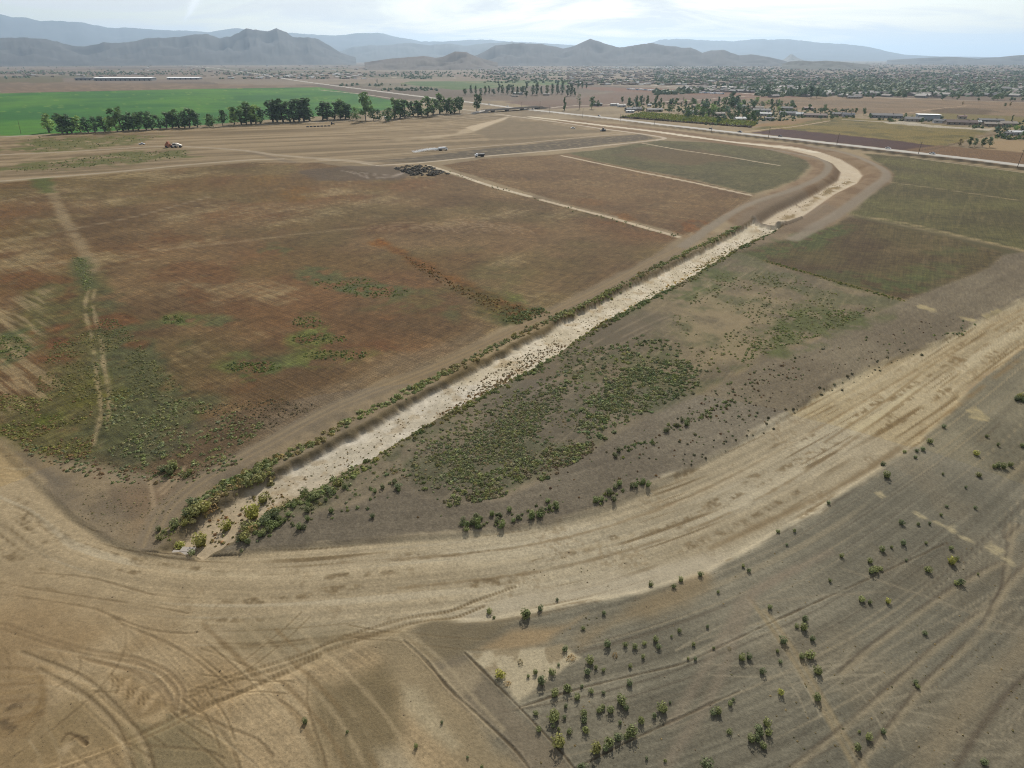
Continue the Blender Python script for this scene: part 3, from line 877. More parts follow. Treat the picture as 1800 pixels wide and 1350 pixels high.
paint([(707, 1203), (735, 1207), (775, 1260), (815, 1310), (795, 1322), (735, 1275), (705, 1240)], (180, 163, 126), soft=1, wob=.8, amt=.9)
paint([(665, 1320), (700, 1310), (730, 1345), (720, 1400), (670, 1400)], (178, 162, 128), soft=1.2, wob=1.2, amt=.7)
paint([(833, 1142), (900, 1108), (1000, 1097), (1033, 1077), (960, 1130), (883, 1145)], (170, 143, 102), soft=1, wob=.8, amt=.85)
paint([(790, 1082), (900, 1040), (1033, 1017), (1200, 983), (1310, 962), (1250, 1003), (1083, 1047), (933, 1068), (817, 1094)], (188, 174, 144), soft=1.4, wob=1.4, amt=.85)
paint([(820, 1147), (920, 1137), (987, 1130), (1020, 1156), (953, 1197), (912, 1238), (873, 1197)], (190, 173, 138), soft=.4, wob=.5, wl=4, amt=.95, tex=lambda x, y: (mixc((194, 178, 142), (162, 144, 110), sstep(.5, .66, fbm(x, y, 3, 4, 258))), None))
paint([(1000, 1120), (1110, 1060), (1180, 1030), (1240, 1015), (1200, 1060), (1080, 1110), (1020, 1150)], (150, 128, 92), soft=1.6, wob=2, amt=.7)
# ledges cut by the blade
for ln, w_ in (([(817, 1147), (850, 1180), (913, 1243), (983, 1317), (1010, 1352)], .35), ([(710, 1127), (750, 1163), (787, 1207), (833, 1250), (900, 1312), (930, 1350)], .5), ([(913, 1243), (1000, 1215), (1100, 1190), (1200, 1167), (1267, 1137), (1373, 1087), (1500, 1030), (1600, 985), (1667, 953)], .25),
               ([(1010, 1352), (1100, 1305), (1200, 1260), (1300, 1215)], .25), ([(248, 968), (300, 972), (350, 977), (420, 973)], .4)):
    stroke(ln, w_ * .45, (98, 84, 62), .75, soft=.16, wob=.12, brk=.2, dh=-.10)
stroke([(700, 1110), (770, 1165), (830, 1235), (880, 1290)], .5, (176, 158, 122), .6, soft=.3, gauge=1.3)
# tyre tracks
DK, LT = (118, 97, 64), (186, 166, 128)
for ln, w_, lug in (([(333, 1213), (400, 1187), (467, 1166), (533, 1146), (600, 1117), (717, 1082), (787, 1071), (833, 1053), (905, 1028)], .7, .55), ([(330, 1222), (367, 1207), (433, 1187), (500, 1167), (600, 1131), (717, 1094), (790, 1084), (850, 1062)], .7, .55),
                    ([(0, 1375), (60, 1357), (133, 1332), (213, 1302), (320, 1250), (417, 1215), (470, 1190), (560, 1150)], .8, .6), ([(20, 1385), (133, 1345), (213, 1313), (300, 1275), (360, 1240), (443, 1205), (520, 1172)], .8, .6)):
    stroke(ln, w_ * .8, DK, .65, soft=.18, lug=lug, dh=-.05)
for ln in ([(0, 1091), (133, 1134), (233, 1152), (293, 1176), (322, 1212), (318, 1252)], [(140, 1150), (200, 1166), (260, 1182), (293, 1217), (302, 1246)], [(150, 1155), (215, 1172), (250, 1187), (282, 1217), (290, 1246)], [(0, 1100), (133, 1142), (228, 1160), (284, 1182), (310, 1214), (306, 1250)]):
    stroke(ln, .4, (134, 110, 76), .55, soft=.3, wob=.12, dh=-.04)
for ln in ([(30, 1142), (133, 1183), (187, 1227), (227, 1270), (253, 1310), (268, 1360)], [(60, 1172), (133, 1211), (187, 1258), (213, 1302), (232, 1360)]):
    stroke(ln, .6, (176, 152, 112), .65, soft=.3, dh=-.04)
    stroke([(p[0] + 7, p[1] - 2) for p in ln], .3, (108, 88, 58), .6, soft=.2)
for ln in ([(0, 1040), (83, 1052), (167, 1067), (213, 1093), (219, 1117), (213, 1150), (187, 1190), (147, 1230), (83, 1283), (0, 1340)], [(260, 1227), (320, 1247), (383, 1273), (453, 1300), (480, 1330)], [(217, 1308), (283, 1313), (360, 1320), (394, 1334)], [(463, 1217), (510, 1243), (534, 1265)],
           [(135, 1135), (140, 1165), (128, 1185), (95, 1205)], [(380, 1128), (450, 1130), (540, 1120)], [(543, 1183), (540, 1233), (553, 1283), (567, 1323), (575, 1360)], [(75, 1183), (110, 1200), (130, 1212)], [(0, 1020), (83, 1035), (250, 1060), (330, 1075)], [(60, 1003), (160, 1012), (260, 1040), (330, 1048)],
           [(390, 1285), (410, 1320), (425, 1360)], [(213, 1093), (300, 1130), (360, 1170), (400, 1205)], [(170, 1067), (250, 1100), (330, 1110), (360, 1103)]):
    stroke(ln, .24, (118, 97, 66), .5, soft=.2, wob=.12, brk=.3, dh=-.03)
for q in range(9):
    x0, y0 = 330 + 22 * q, 1085 + 6 * (q % 4)
    stroke([(x0, y0), (x0 + 80, y0 + 75), (x0 + 170, y0 + 170), (x0 + 225, y0 + 265)], .5, (134, 110, 74) if q % 2 else (182, 160, 120), .55, soft=.3, wob=.2, brk=.42, seed=q)
for q in range(7):
    stroke([(-30, 1170 + 16 * q), (50 + 3 * q, 1172 + 13 * q), (75 - 2 * q, 1200 + 9 * q), (72 - 9 * q, 1250 + 3 * q), (40 - 8 * q, 1290)], .4, (154, 126, 82) if q % 2 else (126, 100, 64), .4, soft=.3)
for q in range(20):
    rq = random.Random(q * 7 + 3)
    x0, y0 = rq.uniform(-20, 620), rq.uniform(1090, 1330)
    a0 = rq.choice([-.55, -.35, .75, .95, .25]) + rq.uniform(-.12, .12)
    L0, bend = rq.uniform(90, 260), rq.uniform(-.5, .5)
    pts = [(x0 + L0 * t * math.cos(a0 + bend * t), y0 + L0 * t * math.sin(a0 + bend * t) * .8) for t in (0, .25, .5, .75, 1)]
    stroke(pts, .16, (120, 99, 66) if q % 3 else (190, 168, 128), .5, soft=.14, gauge=1.8 if q % 2 else 0, brk=.3, dh=-.03, seed=q)
for q in range(16):
    rq = random.Random(q * 11 + 5)
    x0, y0 = rq.uniform(1150, 1780), rq.uniform(1020, 1340)
    a0 = rq.choice([-.45, -.62, -.3, 1.0, .15]) + rq.uniform(-.1, .1)
    L0, bend = rq.uniform(120, 320), rq.uniform(-.25, .25)
    pts = [(x0 + L0 * t * math.cos(a0 + bend * t), y0 + L0 * t * math.sin(a0 + bend * t) * .8) for t in (0, .25, .5, .75, 1)]
    stroke(pts, .24, (160, 148, 120), .7, soft=.15, gauge=1.7, brk=.25, seed=q)
# dug rectangle with ridges of loose soil
paint([(190, 1183), (225, 1185), (300, 1240), (270, 1270), (235, 1260)], (150, 124, 84), soft=.8, wob=.6, amt=.8)
for q in range(8):
    stroke([(194 + 9 * q, 1180 + 5 * q), (197 + 9 * q, 1196 + 6 * q), (192 + 10 * q, 1210 + 5 * q)], .14, (112, 91, 60), .7, soft=.12, wob=.1, dh=-.06)
for q in range(3):
    stroke([(207 + 22 * q, 1222 + 12 * q), (222 + 24 * q, 1196 + 13 * q)], .9, (184, 156, 112), .85, soft=.3, sm=1, dh=.1)
paint([(245, 1262), (275, 1250), (292, 1240), (285, 1262), (265, 1268)], (186, 160, 116), soft=.6, wob=.5, amt=.8)
for q in range(3):
    stroke([(105 + 18 * q, 1300 - 3 * q), (120 + 15 * q, 1285 + 4 * q), (150, 1305)], .16, (106, 86, 58), .7, soft=.25, dh=-.08)
paint([(98, 1318), (115, 1300), (130, 1303), (110, 1325)], (182, 158, 118), soft=.5, amt=.8)
# dark oily patches at the lower left corner
for b in (blot(33, 1238, 14, 10), blot(8, 1298, 16, 8), blot(40, 1283, 8, 7), blot(68, 1250, 5, 4), blot(10, 1272, 8, 6), blot(50, 1222, 7, 4)):
    paint(b, (92, 76, 54), soft=.6, wob=1.6, wl=2.0, amt=.65)
# tracks on the gravel
for ln in ([(1317, 1052), (1345, 1090), (1387, 1150), (1447, 1250), (1500, 1345), (1515, 1380)], [(1345, 1075), (1362, 1095), (1413, 1170), (1470, 1270), (1520, 1348), (1535, 1380)]):
    stroke(ln, .75, (158, 140, 104), .75, soft=.35, dh=-.05)
for ln in ([(1180, 1270), (1200, 1243), (1243, 1167), (1287, 1093), (1310, 1050), (1400, 1000)], [(1170, 1345), (1200, 1300), (1257, 1210), (1317, 1063), (1345, 1030), (1460, 970)]):
    stroke(ln, 1.3, (146, 131, 108), .6, soft=.7)
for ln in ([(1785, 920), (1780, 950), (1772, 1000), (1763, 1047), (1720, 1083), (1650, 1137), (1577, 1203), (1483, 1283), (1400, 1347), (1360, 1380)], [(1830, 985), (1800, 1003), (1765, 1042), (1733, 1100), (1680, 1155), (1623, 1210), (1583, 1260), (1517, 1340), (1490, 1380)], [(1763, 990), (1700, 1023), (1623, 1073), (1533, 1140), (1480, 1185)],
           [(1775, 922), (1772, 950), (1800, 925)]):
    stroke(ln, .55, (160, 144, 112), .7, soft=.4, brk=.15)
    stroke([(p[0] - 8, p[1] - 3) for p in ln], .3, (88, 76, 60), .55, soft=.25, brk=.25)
stroke([(1850, 1080), (1800, 1137), (1740, 1195), (1700, 1243), (1633, 1343), (1600, 1390)], 2.2, (146, 131, 102), .7, soft=1.4, wob=.5)
stroke([(1850, 1160), (1790, 1200), (1730, 1270), (1680, 1350)], .6, (92, 80, 64), .6, soft=.4)
for ln in ([(1300, 1080), (1340, 1060), (1430, 1050), (1560, 1040)], [(1660, 1090), (1720, 1105), (1800, 1112)], [(1480, 1000), (1600, 1040), (1700, 1075), (1800, 1105)]):
    stroke(ln, .4, (158, 144, 116), .5, soft=.3, brk=.2)
stroke([(1800, 550), (1660, 625), (1560, 700), (1450, 775)], .45, (140, 118, 82), .7, soft=.3, brk=.3)
stroke([(1615, 677), (1560, 720), (1500, 760)], 1.6, (202, 188, 152), .7, soft=.8)
stroke([(1800, 625), (1700, 700), (1560, 800), (1480, 850), (1380, 900), (1250, 960)], 1.0, (134, 112, 78), .7, soft=.6, wob=.4, brk=.35)
stroke([(1800, 560), (1640, 665), (1500, 770), (1350, 865), (1180, 940), (950, 1000), (700, 1030)], .5, (134, 112, 78), .6, soft=.3, wob=.3, brk=.35)
stroke([(1800, 540), (1690, 600), (1540, 690), (1350, 800), (1150, 895), (900, 960), (600, 985)], .5, (140, 118, 84), .6, soft=.3, wob=.3, brk=.3, seed=12)
stroke([(1200, 905), (1050, 955), (800, 995), (500, 1010), (300, 1000)], .8, (196, 178, 140), .6, soft=.5, wob=.3, brk=.4)
for b in ([(1603, 902), (1610, 900), (1628, 911), (1622, 914)], [(1640, 919), (1648, 918), (1680, 933), (1672, 936)], [(1665, 925), (1680, 924), (1670, 934)], [(1722, 961), (1740, 952), (1766, 966), (1750, 976)], [(1762, 982), (1770, 980), (1788, 994), (1780, 995)], [(1690, 945), (1700, 942), (1722, 956), (1714, 958)], [(1540, 868), (1548, 866), (1556, 874), (1548, 876)],
          [(1700, 722), (1715, 715), (1742, 735), (1735, 742), (1705, 735)], [(1620, 535), (1650, 545), (1640, 548), (1605, 538)], [(1690, 555), (1720, 562), (1712, 566), (1682, 558)], [(1725, 552), (1758, 542), (1762, 546), (1732, 558)]):
    paint(b, (184, 168, 126), soft=.35, wob=.5, wl=2, amt=.85, tex=lambda x, y: ((184, 168, 126), .55 + .45 * sstep(.4, .6, streak(x, y, V, 4, .35, 261))))
# highway and side roads
stroke(ROAD, 20, (122, 104, 86), .6, soft=5, sm=1, world=True)
stroke(ROAD, 12.5, (182, 174, 160), .95, soft=1.0, sm=1, world=True, rid=10)
rd, rs, rg = line_in(ROAD, gx, gy, 30)
k_ = np.nonzero((rd < 22) & (gx > 120) & (rg < 0))[0]
lerp(k_, (62, 56, 42), sstep(15.5, 13, rd[k_]) * sstep(7.5, 9, rd[k_]) * .85 * sstep(120, 260, gx[k_]))  # near bank of the highway, its shade painted in as a dark colour
lerp(k_, (170, 154, 122), sstep(18.5, 17.3, rd[k_]) * sstep(15.2, 16.2, rd[k_]) * .7 * sstep(200, 300, gx[k_]))
for ln, w_ in (([(560, 158), (640, 166), (720, 178), (790, 189), (840, 196)], 6), ([(945, 192), (1000, 186), (1060, 184), (1150, 180), (1250, 174), (1310, 169)], 5), ([(840, 196), (870, 194.5), (945, 191)], 7), ([(1000, 142), (1100, 147), (1200, 154), (1330, 166)], 7), ([(0, 240.5), (300, 226), (600, 213), (840, 199)], 3.5),
               ([(600, 139), (700, 136), (800, 137)], 10), ([(1310, 169), (1420, 168), (1560, 172), (1800, 180), (2000, 186)], 7), ([(1480, 210), (1600, 217), (1720, 227), (1745, 226)], 4)):
    stroke(ln, w_, (180, 166, 146), .8, soft=1.5)
stroke([(0, 242.5), (300, 228.5), (600, 215), (840, 200.5)], 3.0, (72, 66, 54), .75, soft=1.5)  # shadow line under the tree row, painted on the soil
paint([(1550, 214), (1600, 213), (1645, 222), (1690, 224), (1745, 226), (1740, 230), (1640, 224), (1560, 217)], (190, 180, 164), soft=1.5, amt=.8)
paint([(640, 207), (690, 204), (705, 212), (650, 215)], (176, 156, 130), soft=2, amt=.8)

C *= (0.97 + 0.06 * fbm(gx, gy, 1.3, 2, 271))[:, None]
grey = C.mean(1, keepdims=True)
C = (grey + (C - grey) * np.where(gr < 140, .86, np.where(gr > 900, .92, 1.05))[:, None]) * 0.965
HAZE, AIR = 4.3e-5, np.array([0.70, 0.85, 1.05])      # what the air adds on the way to the lens is not part of the soil's colour
t_air = np.exp(-HAZE * np.minimum(np.hypot(gr, CAMH), 900))[:, None]
seen = srgb_lin(C)
gcol_lin = np.clip(np.maximum((seen - AIR * (1 - t_air)) / t_air, seen * .12) / KLIGHT, 0, .85)

# --- cut the sheet into the pieces of the setting; they meet edge to edge
jj, ii2 = np.meshgrid(np.arange(NA), np.arange(NR - 1))
nxt = (jj + 1) % NA
Q = np.stack([ii2 * NA + jj, ii2 * NA + nxt, (ii2 + 1) * NA + nxt, (ii2 + 1) * NA + jj], -1).reshape(-1, 4)[:, ::-1]
freg = REG[Q[:, 0]]
verts = np.stack([gx, gy, Z], 1)
PIECES = {
    0: ("ground", "bare brown earth of the plain around the fields", M_EARTH), 1: ("haul_road", "wide graded pale tan earth road curving across the foreground", M_SAND),
    2: ("dry_channel_bed", "pale sandy bed of the straight overgrown channel", M_SAND), 3: ("channel_bed", "pale bed of the newly graded curved channel", M_SAND),
    4: ("crop_field", "bright green crop field behind the row of trees", M_CROP), 5: ("fallow_field", "large brown fallow field with rust and green weed patches", M_FALLOW),
    6: ("fallow_field", "brown fallow parcel between two pale strips", M_FALLOW), 7: ("fallow_field", "olive parcel inside the bend of the channel", M_FALLOW),
    8: ("fallow_field", "olive green parcels between channel bend and highway", M_FALLOW), 9: ("fallow_field", "dark brown parcel with green edges right of the channel", M_FALLOW),
    10: ("highway", "straight pale highway crossing the plain", M_PAVE), 11: ("ploughed_field", "dark purple brown ploughed strip beside the highway", M_EARTH),
    12: ("weedy_field", "yellow green weedy field below the row of houses", M_FALLOW), 13: ("dry_field", "tan dry field behind the row of houses", M_FALLOW),
    14: ("dirt_road", "pale dirt roads and strips around the fields", M_SAND), 15: ("graded_slope", "grey brown smoothed slope above the tan haul road", M_EARTH),
    16: ("dry_field", "reddish brown field beyond the green crop", M_EARTH), 17: ("crop_field", "dull green distant field across the highway", M_CROP),
    18: ("ploughed_field", "reddish brown field behind the lone trees across the highway", M_EARTH), 19: ("dry_field", "brown field between highway and the leaning trees", M_FALLOW),
    20: ("wetted_strip", "dark watered strip of earth beside the water truck", M_EARTH)}
for rid, (nm, lab, mat) in PIECES.items():
    fs_ = Q[freg == rid]
    if not len(fs_):
        continue
    used, inv = np.unique(fs_.ravel(), return_inverse=True)
    me = mesh_np(nm, verts[used], inv.reshape(-1, 4), gcol_lin[used], smooth=True)
    tag(link(nm, me, mat=mat), lab, kind="structure")


# ------------------------------------------------------------------ narrow roads and strips laid as sheets just above the soil
def ribbon(name, px_line, width, col, label, lift=0.05, sm=4, mat=None, wob=0.12, parent=None, step=4.0):
    P = smooth_line(W(px_line), sm)
    seg = np.hypot(*np.diff(P, axis=0).T)
    s = np.concatenate([[0], np.cumsum(seg)])
    n = int(max(8, min(500, s[-1] / step)))
    t = np.linspace(0, s[-1], n)
    x, y = np.interp(t, s, P[:, 0]), np.interp(t, s, P[:, 1])
    dx, dy = np.gradient(x), np.gradient(y)
    l = np.hypot(dx, dy)
    nx, ny = -dy / l, dx / l
    vs, cs, na = [], [], 5
    for k in range(na):
        q = -0.5 + k / (na - 1)
        ww = width * (1 + wob * 2 * (vnoise(t / 9, np.full(n, float(k > 2)), 301) - .5)) if k in (0, na - 1) else width
        vx, vy = x + nx * ww * q, y + ny * ww * q
        lf = lift if k in (1, 2, 3) else 0.012
        vs.append(np.stack([vx, vy, height(vx, vy) + lf], 1))
        cs.append(np.asarray(col, float) * (.9 + .2 * fbm(vx, vy, 6, 3, 303))[:, None])
    V_, C_ = np.vstack(vs), np.vstack(cs)
    a = np.arange(n - 1)
    F = np.vstack([np.stack([k * n + a, (k + 1) * n + a, (k + 1) * n + a + 1, k * n + a + 1], 1) for k in range(na - 1)])
    me = mesh_np(name, V_, F[:, ::-1], albedo(C_), smooth=True)
    return tag(link(name, me, mat=mat or M_SAND, parent=parent), label, kind="structure")


ribbon("highway", [(300, 112), (380, 120), (453, 130), (517, 141), (600, 152), (683, 162.5), (767, 173), (850, 182.5), (900, 189.5), (967, 197), (1050, 207), (1150, 219.5), (1200, 225), (1367, 244), (1533, 263), (1700, 282), (1800, 295), (2100, 334)], 11.5, (186, 180, 168), "straight pale highway running from far left to right edge", lift=.14, mat=M_PAVE, wob=.02, sm=3)
for ln, w_, cl, lab in (
        ([(752, 291), (800, 306), (860, 326), (933, 346)], 3.4, (196, 180, 152), "pale earth strip from rock heaps to mid field"),
        ([(950, 351), (1000, 364), (1080, 385), (1195, 417)], 3.0, (190, 172, 142), "pale earth strip from mid field to channel road"),
        ([(988, 274), (1100, 297), (1200, 317), (1322, 344)], 2.8, (184, 166, 136), "pale strip between brown and olive parcels"),
        ([(1130, 252), (1200, 264), (1280, 276), (1370, 291)], 2.2, (170, 152, 122), "faint pale strip across the olive parcel inside the bend"),
        ([(660, 291), (740, 286), (850, 275), (1000, 262), (1120, 250), (1165, 245)], 4.2, (176, 160, 134), "pale dirt road along the near edge of the wet strip"),
        ([(870, 200), (900, 204), (983, 215), (1067, 227.5), (1112, 233), (1158, 240), (1168, 243.5), (1150, 247)], 4.8, (186, 170, 146), "pale dirt road between bridge and channel corner"),
        ([(780, 264), (850, 258), (1000, 244), (1110, 234)], 3.2, (164, 147, 120), "pale dirt track along the far edge of the wet strip"),
        ([(0, 272), (100, 267.5), (200, 262), (290, 257.5), (367, 260), (440, 266), (483, 272), (600, 281.5), (660, 287)], 6.5, (160, 143, 115), "dirt road passing the orange earthmover"),
        ([(-300, 345), (0, 318.5), (167, 305.5), (367, 286.5), (440, 281), (500, 279)], 5.0, (164, 148, 120), "dirt road along the far edge of the brown field"),
        ([(560, 158), (640, 166), (720, 178), (790, 189), (840, 196)], 6.5, (172, 160, 138), "pale farm road along the right edge of the green crop"),
        ([(960, 191), (1000, 186.5), (1060, 184.5), (1150, 180), (1250, 174), (1310, 169)], 6, (182, 166, 144), "pale side road leaving the highway toward the houses"),
        ([(1000, 142), (1100, 147), (1200, 154), (1330, 166)], 9, (186, 176, 162), "distant pale road in front of the town"),
        ([(0, 240.5), (300, 226), (600, 213), (840, 199)], 4.0, (164, 152, 132), "farm road under the row of trees"),
        ([(560, 141), (700, 136), (800, 137)], 12, (176, 160, 140), "distant pale track across the plain"),
        ([(1310, 169), (1420, 168), (1560, 172), (1800, 180), (2000, 186)], 7, (184, 164, 138), "pale road along the front of the wooded town"),
        ([(1290, 234), (1350, 227), (1400, 222), (1460, 212)], 3.2, (168, 146, 114), "dirt track from highway to the houses"),
        ([(1540, 206), (1600, 198), (1640, 192), (1700, 186)], 3.2, (164, 138, 104), "dirt track across the tan field"),
        ([(1480, 210), (1600, 217), (1720, 227), (1745, 226)], 4.5, (186, 172, 150), "pale yard road below the long brown roofed house"),
        ([(1600, 276.5), (1700, 290.5), (1800, 304)], 1.8, (168, 152, 120), "thin pale track at the foot of the highway bank")):
    ribbon("dirt_road", ln, w_, cl, lab)
ribbon("channel_bed", [(930, 205), (1000, 213), (1067, 221.2), (1150, 230.7), (1200, 237.7), (1283, 249), (1340, 255.5), (1395, 260.5), (1436, 268)], 8.5, (214, 200, 174), "pale bed of the straight far reach of the channel", lift=.12, wob=.15)


# ------------------------------------------------------------------ hills and mountains
def ridge(name, label, prof, D, depth, seed, tint, rough=.35, spur=1.0, foot=0):
    px = np.array([p[0] for p in prof], float)
    py = np.array([p[1] for p in prof], float)
    n = int(min(420, max(70, (px[-1] - px[0]) * .7)))
    qx = np.linspace(px[0], px[-1], n)
    qy = np.interp(qx, px, py)
    amp = 1.6 * np.clip((100 - qy) / 25, .15, 1)
    qy = qy - amp * (fbm(qx, qx * 0, 9, 4, seed) - .5) * 1.6
    dx, dyy = (qx - 900) / FPX, (qy - 675) / FPX
    hor = np.hypot(dx, CP - dyy * SP)
    up = -SP - dyy * CP
    az = np.arctan2(dx, CP - dyy * SP)
    ph = np.maximum(CAMH + D * up / hor, 3.0)
    m = 28
    s = np.linspace(-1, 1, m)
    R = D + depth * s
    A, S = np.meshgrid(az, s)
    Pk = np.repeat(ph[None, :], m, 0)
    X, Y = (R[:, None] * np.sin(A)), (R[:, None] * np.cos(A))
    # spurs run down from the crest
    sc = depth * .22 * spur
    rid = 1 - np.abs(2 * fbm(X, Y, sc, 5, seed + 5) - 1)
    base = np.clip(1 - np.abs(S), 0, 1) ** 1.15
    Zm = Pk * base * (1 - (rough * 1.9 * (1 - rid)) * np.clip(np.abs(S) * 3, 0, 1))
    endf = np.minimum(sstep(0, 14, qx - qx[0]), sstep(0, 14, qx[-1] - qx))
    Zm = Zm * np.where(np.abs(S) < .02, 1, 1) - 8 + 0 * endf[None, :]
    vs = np.stack([X.ravel(), Y.ravel(), Zm.ravel()], 1)
    v = fbm(X.ravel(), Y.ravel(), sc * .5, 4, seed + 9)
    cl = mixc(np.asarray(tint, float) * .5, np.asarray(tint, float) * 1.6, sstep(.32, .68, v * .6 + .4 * rid.ravel()))  # relief shading in the colour: gullies darker, spurs lighter, over random mottling
    i, j = np.meshgrid(np.arange(n - 1), np.arange(m - 1))
    F = np.stack([j * n + i, j * n + i + 1, (j + 1) * n + i + 1, (j + 1) * n + i], -1).reshape(-1, 4)
    me = mesh_np(name, vs, F, cl, smooth=True)
    return tag(link(name, me, mat=M_HILL), label, kind="structure")


ridge("mountain_range", "long blue mountain range behind the twin peaked hill", [(-260, 20), (-100, 12), (0, 21), (20, 27), (45, 26), (65, 32), (90, 31), (140, 34), (170, 42), (200, 46), (215, 44), (260, 48), (300, 51), (325, 50), (360, 54), (380, 52), (415, 46), (450, 50), (500, 54), (540, 57), (590, 60), (630, 55), (665, 55), (710, 64), (740, 71), (800, 70), (850, 67), (900, 71), (960, 74), (1040, 80), (1140, 92), (1200, 99)], 21000, 5000, 401, (.03, .036, .042), rough=.25)
ridge("mountain_range", "pale blue mountain range on the right horizon", [(1080, 92), (1140, 75), (1160, 68), (1190, 66), (1250, 69), (1290, 70), (1330, 66), (1390, 67), (1440, 73), (1490, 76), (1530, 81), (1560, 89), (1590, 95), (1650, 98), (1760, 99.5)], 23000, 5000, 411, (.03, .036, .042), rough=.25)
ridge("hills", "hazy low hills between the two mountain ranges", [(560, 99), (600, 88), (620, 80), (680, 76), (720, 73), (750, 77), (790, 74), (820, 77), (860, 73), (900, 71), (950, 80), (1000, 92)], 14500, 3000, 421, (.04, .042, .04))
ridge("hills", "dusky hills with twin peaks on the left", [(-200, 70), (-60, 64), (0, 62), (40, 61), (75, 63), (100, 68), (130, 76), (150, 78), (160, 75), (180, 71), (220, 71), (240, 69), (260, 63), (275, 62), (300, 62), (340, 57), (365, 55), (385, 62), (405, 58), (420, 50), (432, 44), (445, 48), (465, 50), (475, 47), (485, 43.5), (500, 51), (515, 61), (540, 60), (560, 66), (580, 78), (600, 91), (625, 99)], 9600, 1800, 431, (.034, .033, .03), rough=.5)
ridge("hills", "dark chain of hills right of centre with one pointed top", [(815, 100), (840, 94), (870, 77), (900, 72), (950, 74), (990, 82), (1010, 77), (1038, 64), (1060, 72), (1090, 80), (1110, 76), (1145, 71), (1170, 77), (1200, 80), (1215, 79), (1235, 89), (1250, 85), (1270, 84), (1300, 95), (1320, 93), (1350, 97), (1370, 102), (1384, 106)], 7900, 1400, 441, (.033, .031, .028), rough=.5)
ridge("hill", "two small bare hills in the middle distance", [(640, 107), (665, 103), (690, 99), (720, 97), (745, 95), (765, 98), (778, 96), (800, 87), (820, 88), (838, 96), (856, 102), (875, 107)], 5200, 650, 451, (.06, .05, .04))
ridge("hill", "small pale cone shaped hill on the right", [(1366, 107), (1378, 103), (1390, 93.5), (1394, 94), (1402, 100), (1416, 106)], 11500, 900, 461, (.09, .085, .075))
ridge("hill", "low dark hill beside the pale cone", [(1376, 109), (1390, 105), (1405, 103), (1430, 105), (1450, 103.5), (1475, 105), (1500, 108), (1530, 111)], 5600, 500, 471, (.05, .05, .04))
ridge("hills", "low hazy hills at the right edge", [(1560, 104), (1620, 100), (1650, 98.5), (1680, 98), (1720, 101), (1760, 98), (1800, 94), (1850, 88), (1950, 84), (2100, 95)], 10500, 1500, 481, (.045, .045, .043))

# ------------------------------------------------------------------ haze: one box of even, thin air round everything
hz = 78000.0
zb, zt = -9.0, 1120.0
hv = [(sx * hz, sy * hz, z) for z in (zb, zt) for sx, sy in ((-1, -1), (1, -1), (1, 1), (-1, 1))]
hf = [(0, 3, 2, 1), (4, 5, 6, 7), (0, 1, 5, 4), (1, 2, 6, 5), (2, 3, 7, 6), (3, 0, 4, 7)]
hm = bpy.data.materials.new("dusty_air")
hm.use_nodes = True
hn, hl = hm.node_tree.nodes, hm.node_tree.links
hn.clear()
ho = hn.new("ShaderNodeOutputMaterial")
pv_ = hn.new("ShaderNodeVolumePrincipled")
pv_.inputs["Color"].default_value = (0.60, 0.79, 1.0, 1)
pv_.inputs["Density"].default_value = 4.3e-5
pv_.inputs["Density Attribute"].default_value = ""
pv_.inputs["Anisotropy"].default_value = 0.35
hl.new(pv_.outputs[0], ho.inputs["Volume"])
hm.cycles.homogeneous_volume = True
me = mesh_np("haze", hv, hf)
me.materials.append(hm)
tag(link("haze", me), "pale dusty haze over the whole plain", kind="stuff")


# ------------------------------------------------------------------ vegetation
def ico_dome(sub=1):
    """rough dome of few faces"""
    vs, fs = [], []
    rings = [(0.0, 1.0, 7), (0.42, .86, 6), (0.80, .48, 4)]
    idx = []
    for z, r, n in rings:
        idx.append(list(range(len(vs), len(vs) + n)))
        for k in range(n):
            a = 2 * math.pi * (k + .5 * len(idx)) / n
            vs.append((r * math.cos(a), r * math.sin(a), z))
    vs.append((0, 0, 1.0))
    for a_, b_ in ((0, 1), (1, 2)):
        A, B = idx[a_], idx[b_]
        na, nb = len(A), len(B)
        for k in range(na):
            fs.append((A[k], A[(k + 1) % na], B[int(k * nb / na) % nb]))
        for k in range(nb):
            fs.append((B[k], A[int((k + 1) * na / nb) % na], B[(k + 1) % nb]))
    T = len(vs) - 1
    B = idx[2]
    for k in range(len(B)):
        fs.append((B[k], B[(k + 1) % len(B)], T))
    return np.array(vs, float), np.array(fs, int)


def leaf_tris(centers, normals, size, R):
    """one small triangle per centre, facing roughly its normal"""
    n = len(centers)
    nr = normals + R.normal(0, .55, (n, 3))
    nr /= np.linalg.norm(nr, axis=1, keepdims=True) + 1e-9
    t = np.cross(nr, R.normal(0, 1, (n, 3)))
    t /= np.linalg.norm(t, axis=1, keepdims=True) + 1e-9
    b = np.cross(nr, t)
    s = size * R.uniform(.6, 1.4, (n, 1))
    v = np.stack([centers + t * s, centers - t * s * .5 + b * s * .8, centers - t * s * .5 - b * s * .8], 1).reshape(-1, 3)
    f = np.arange(3 * n).reshape(-1, 3)
    return v, f


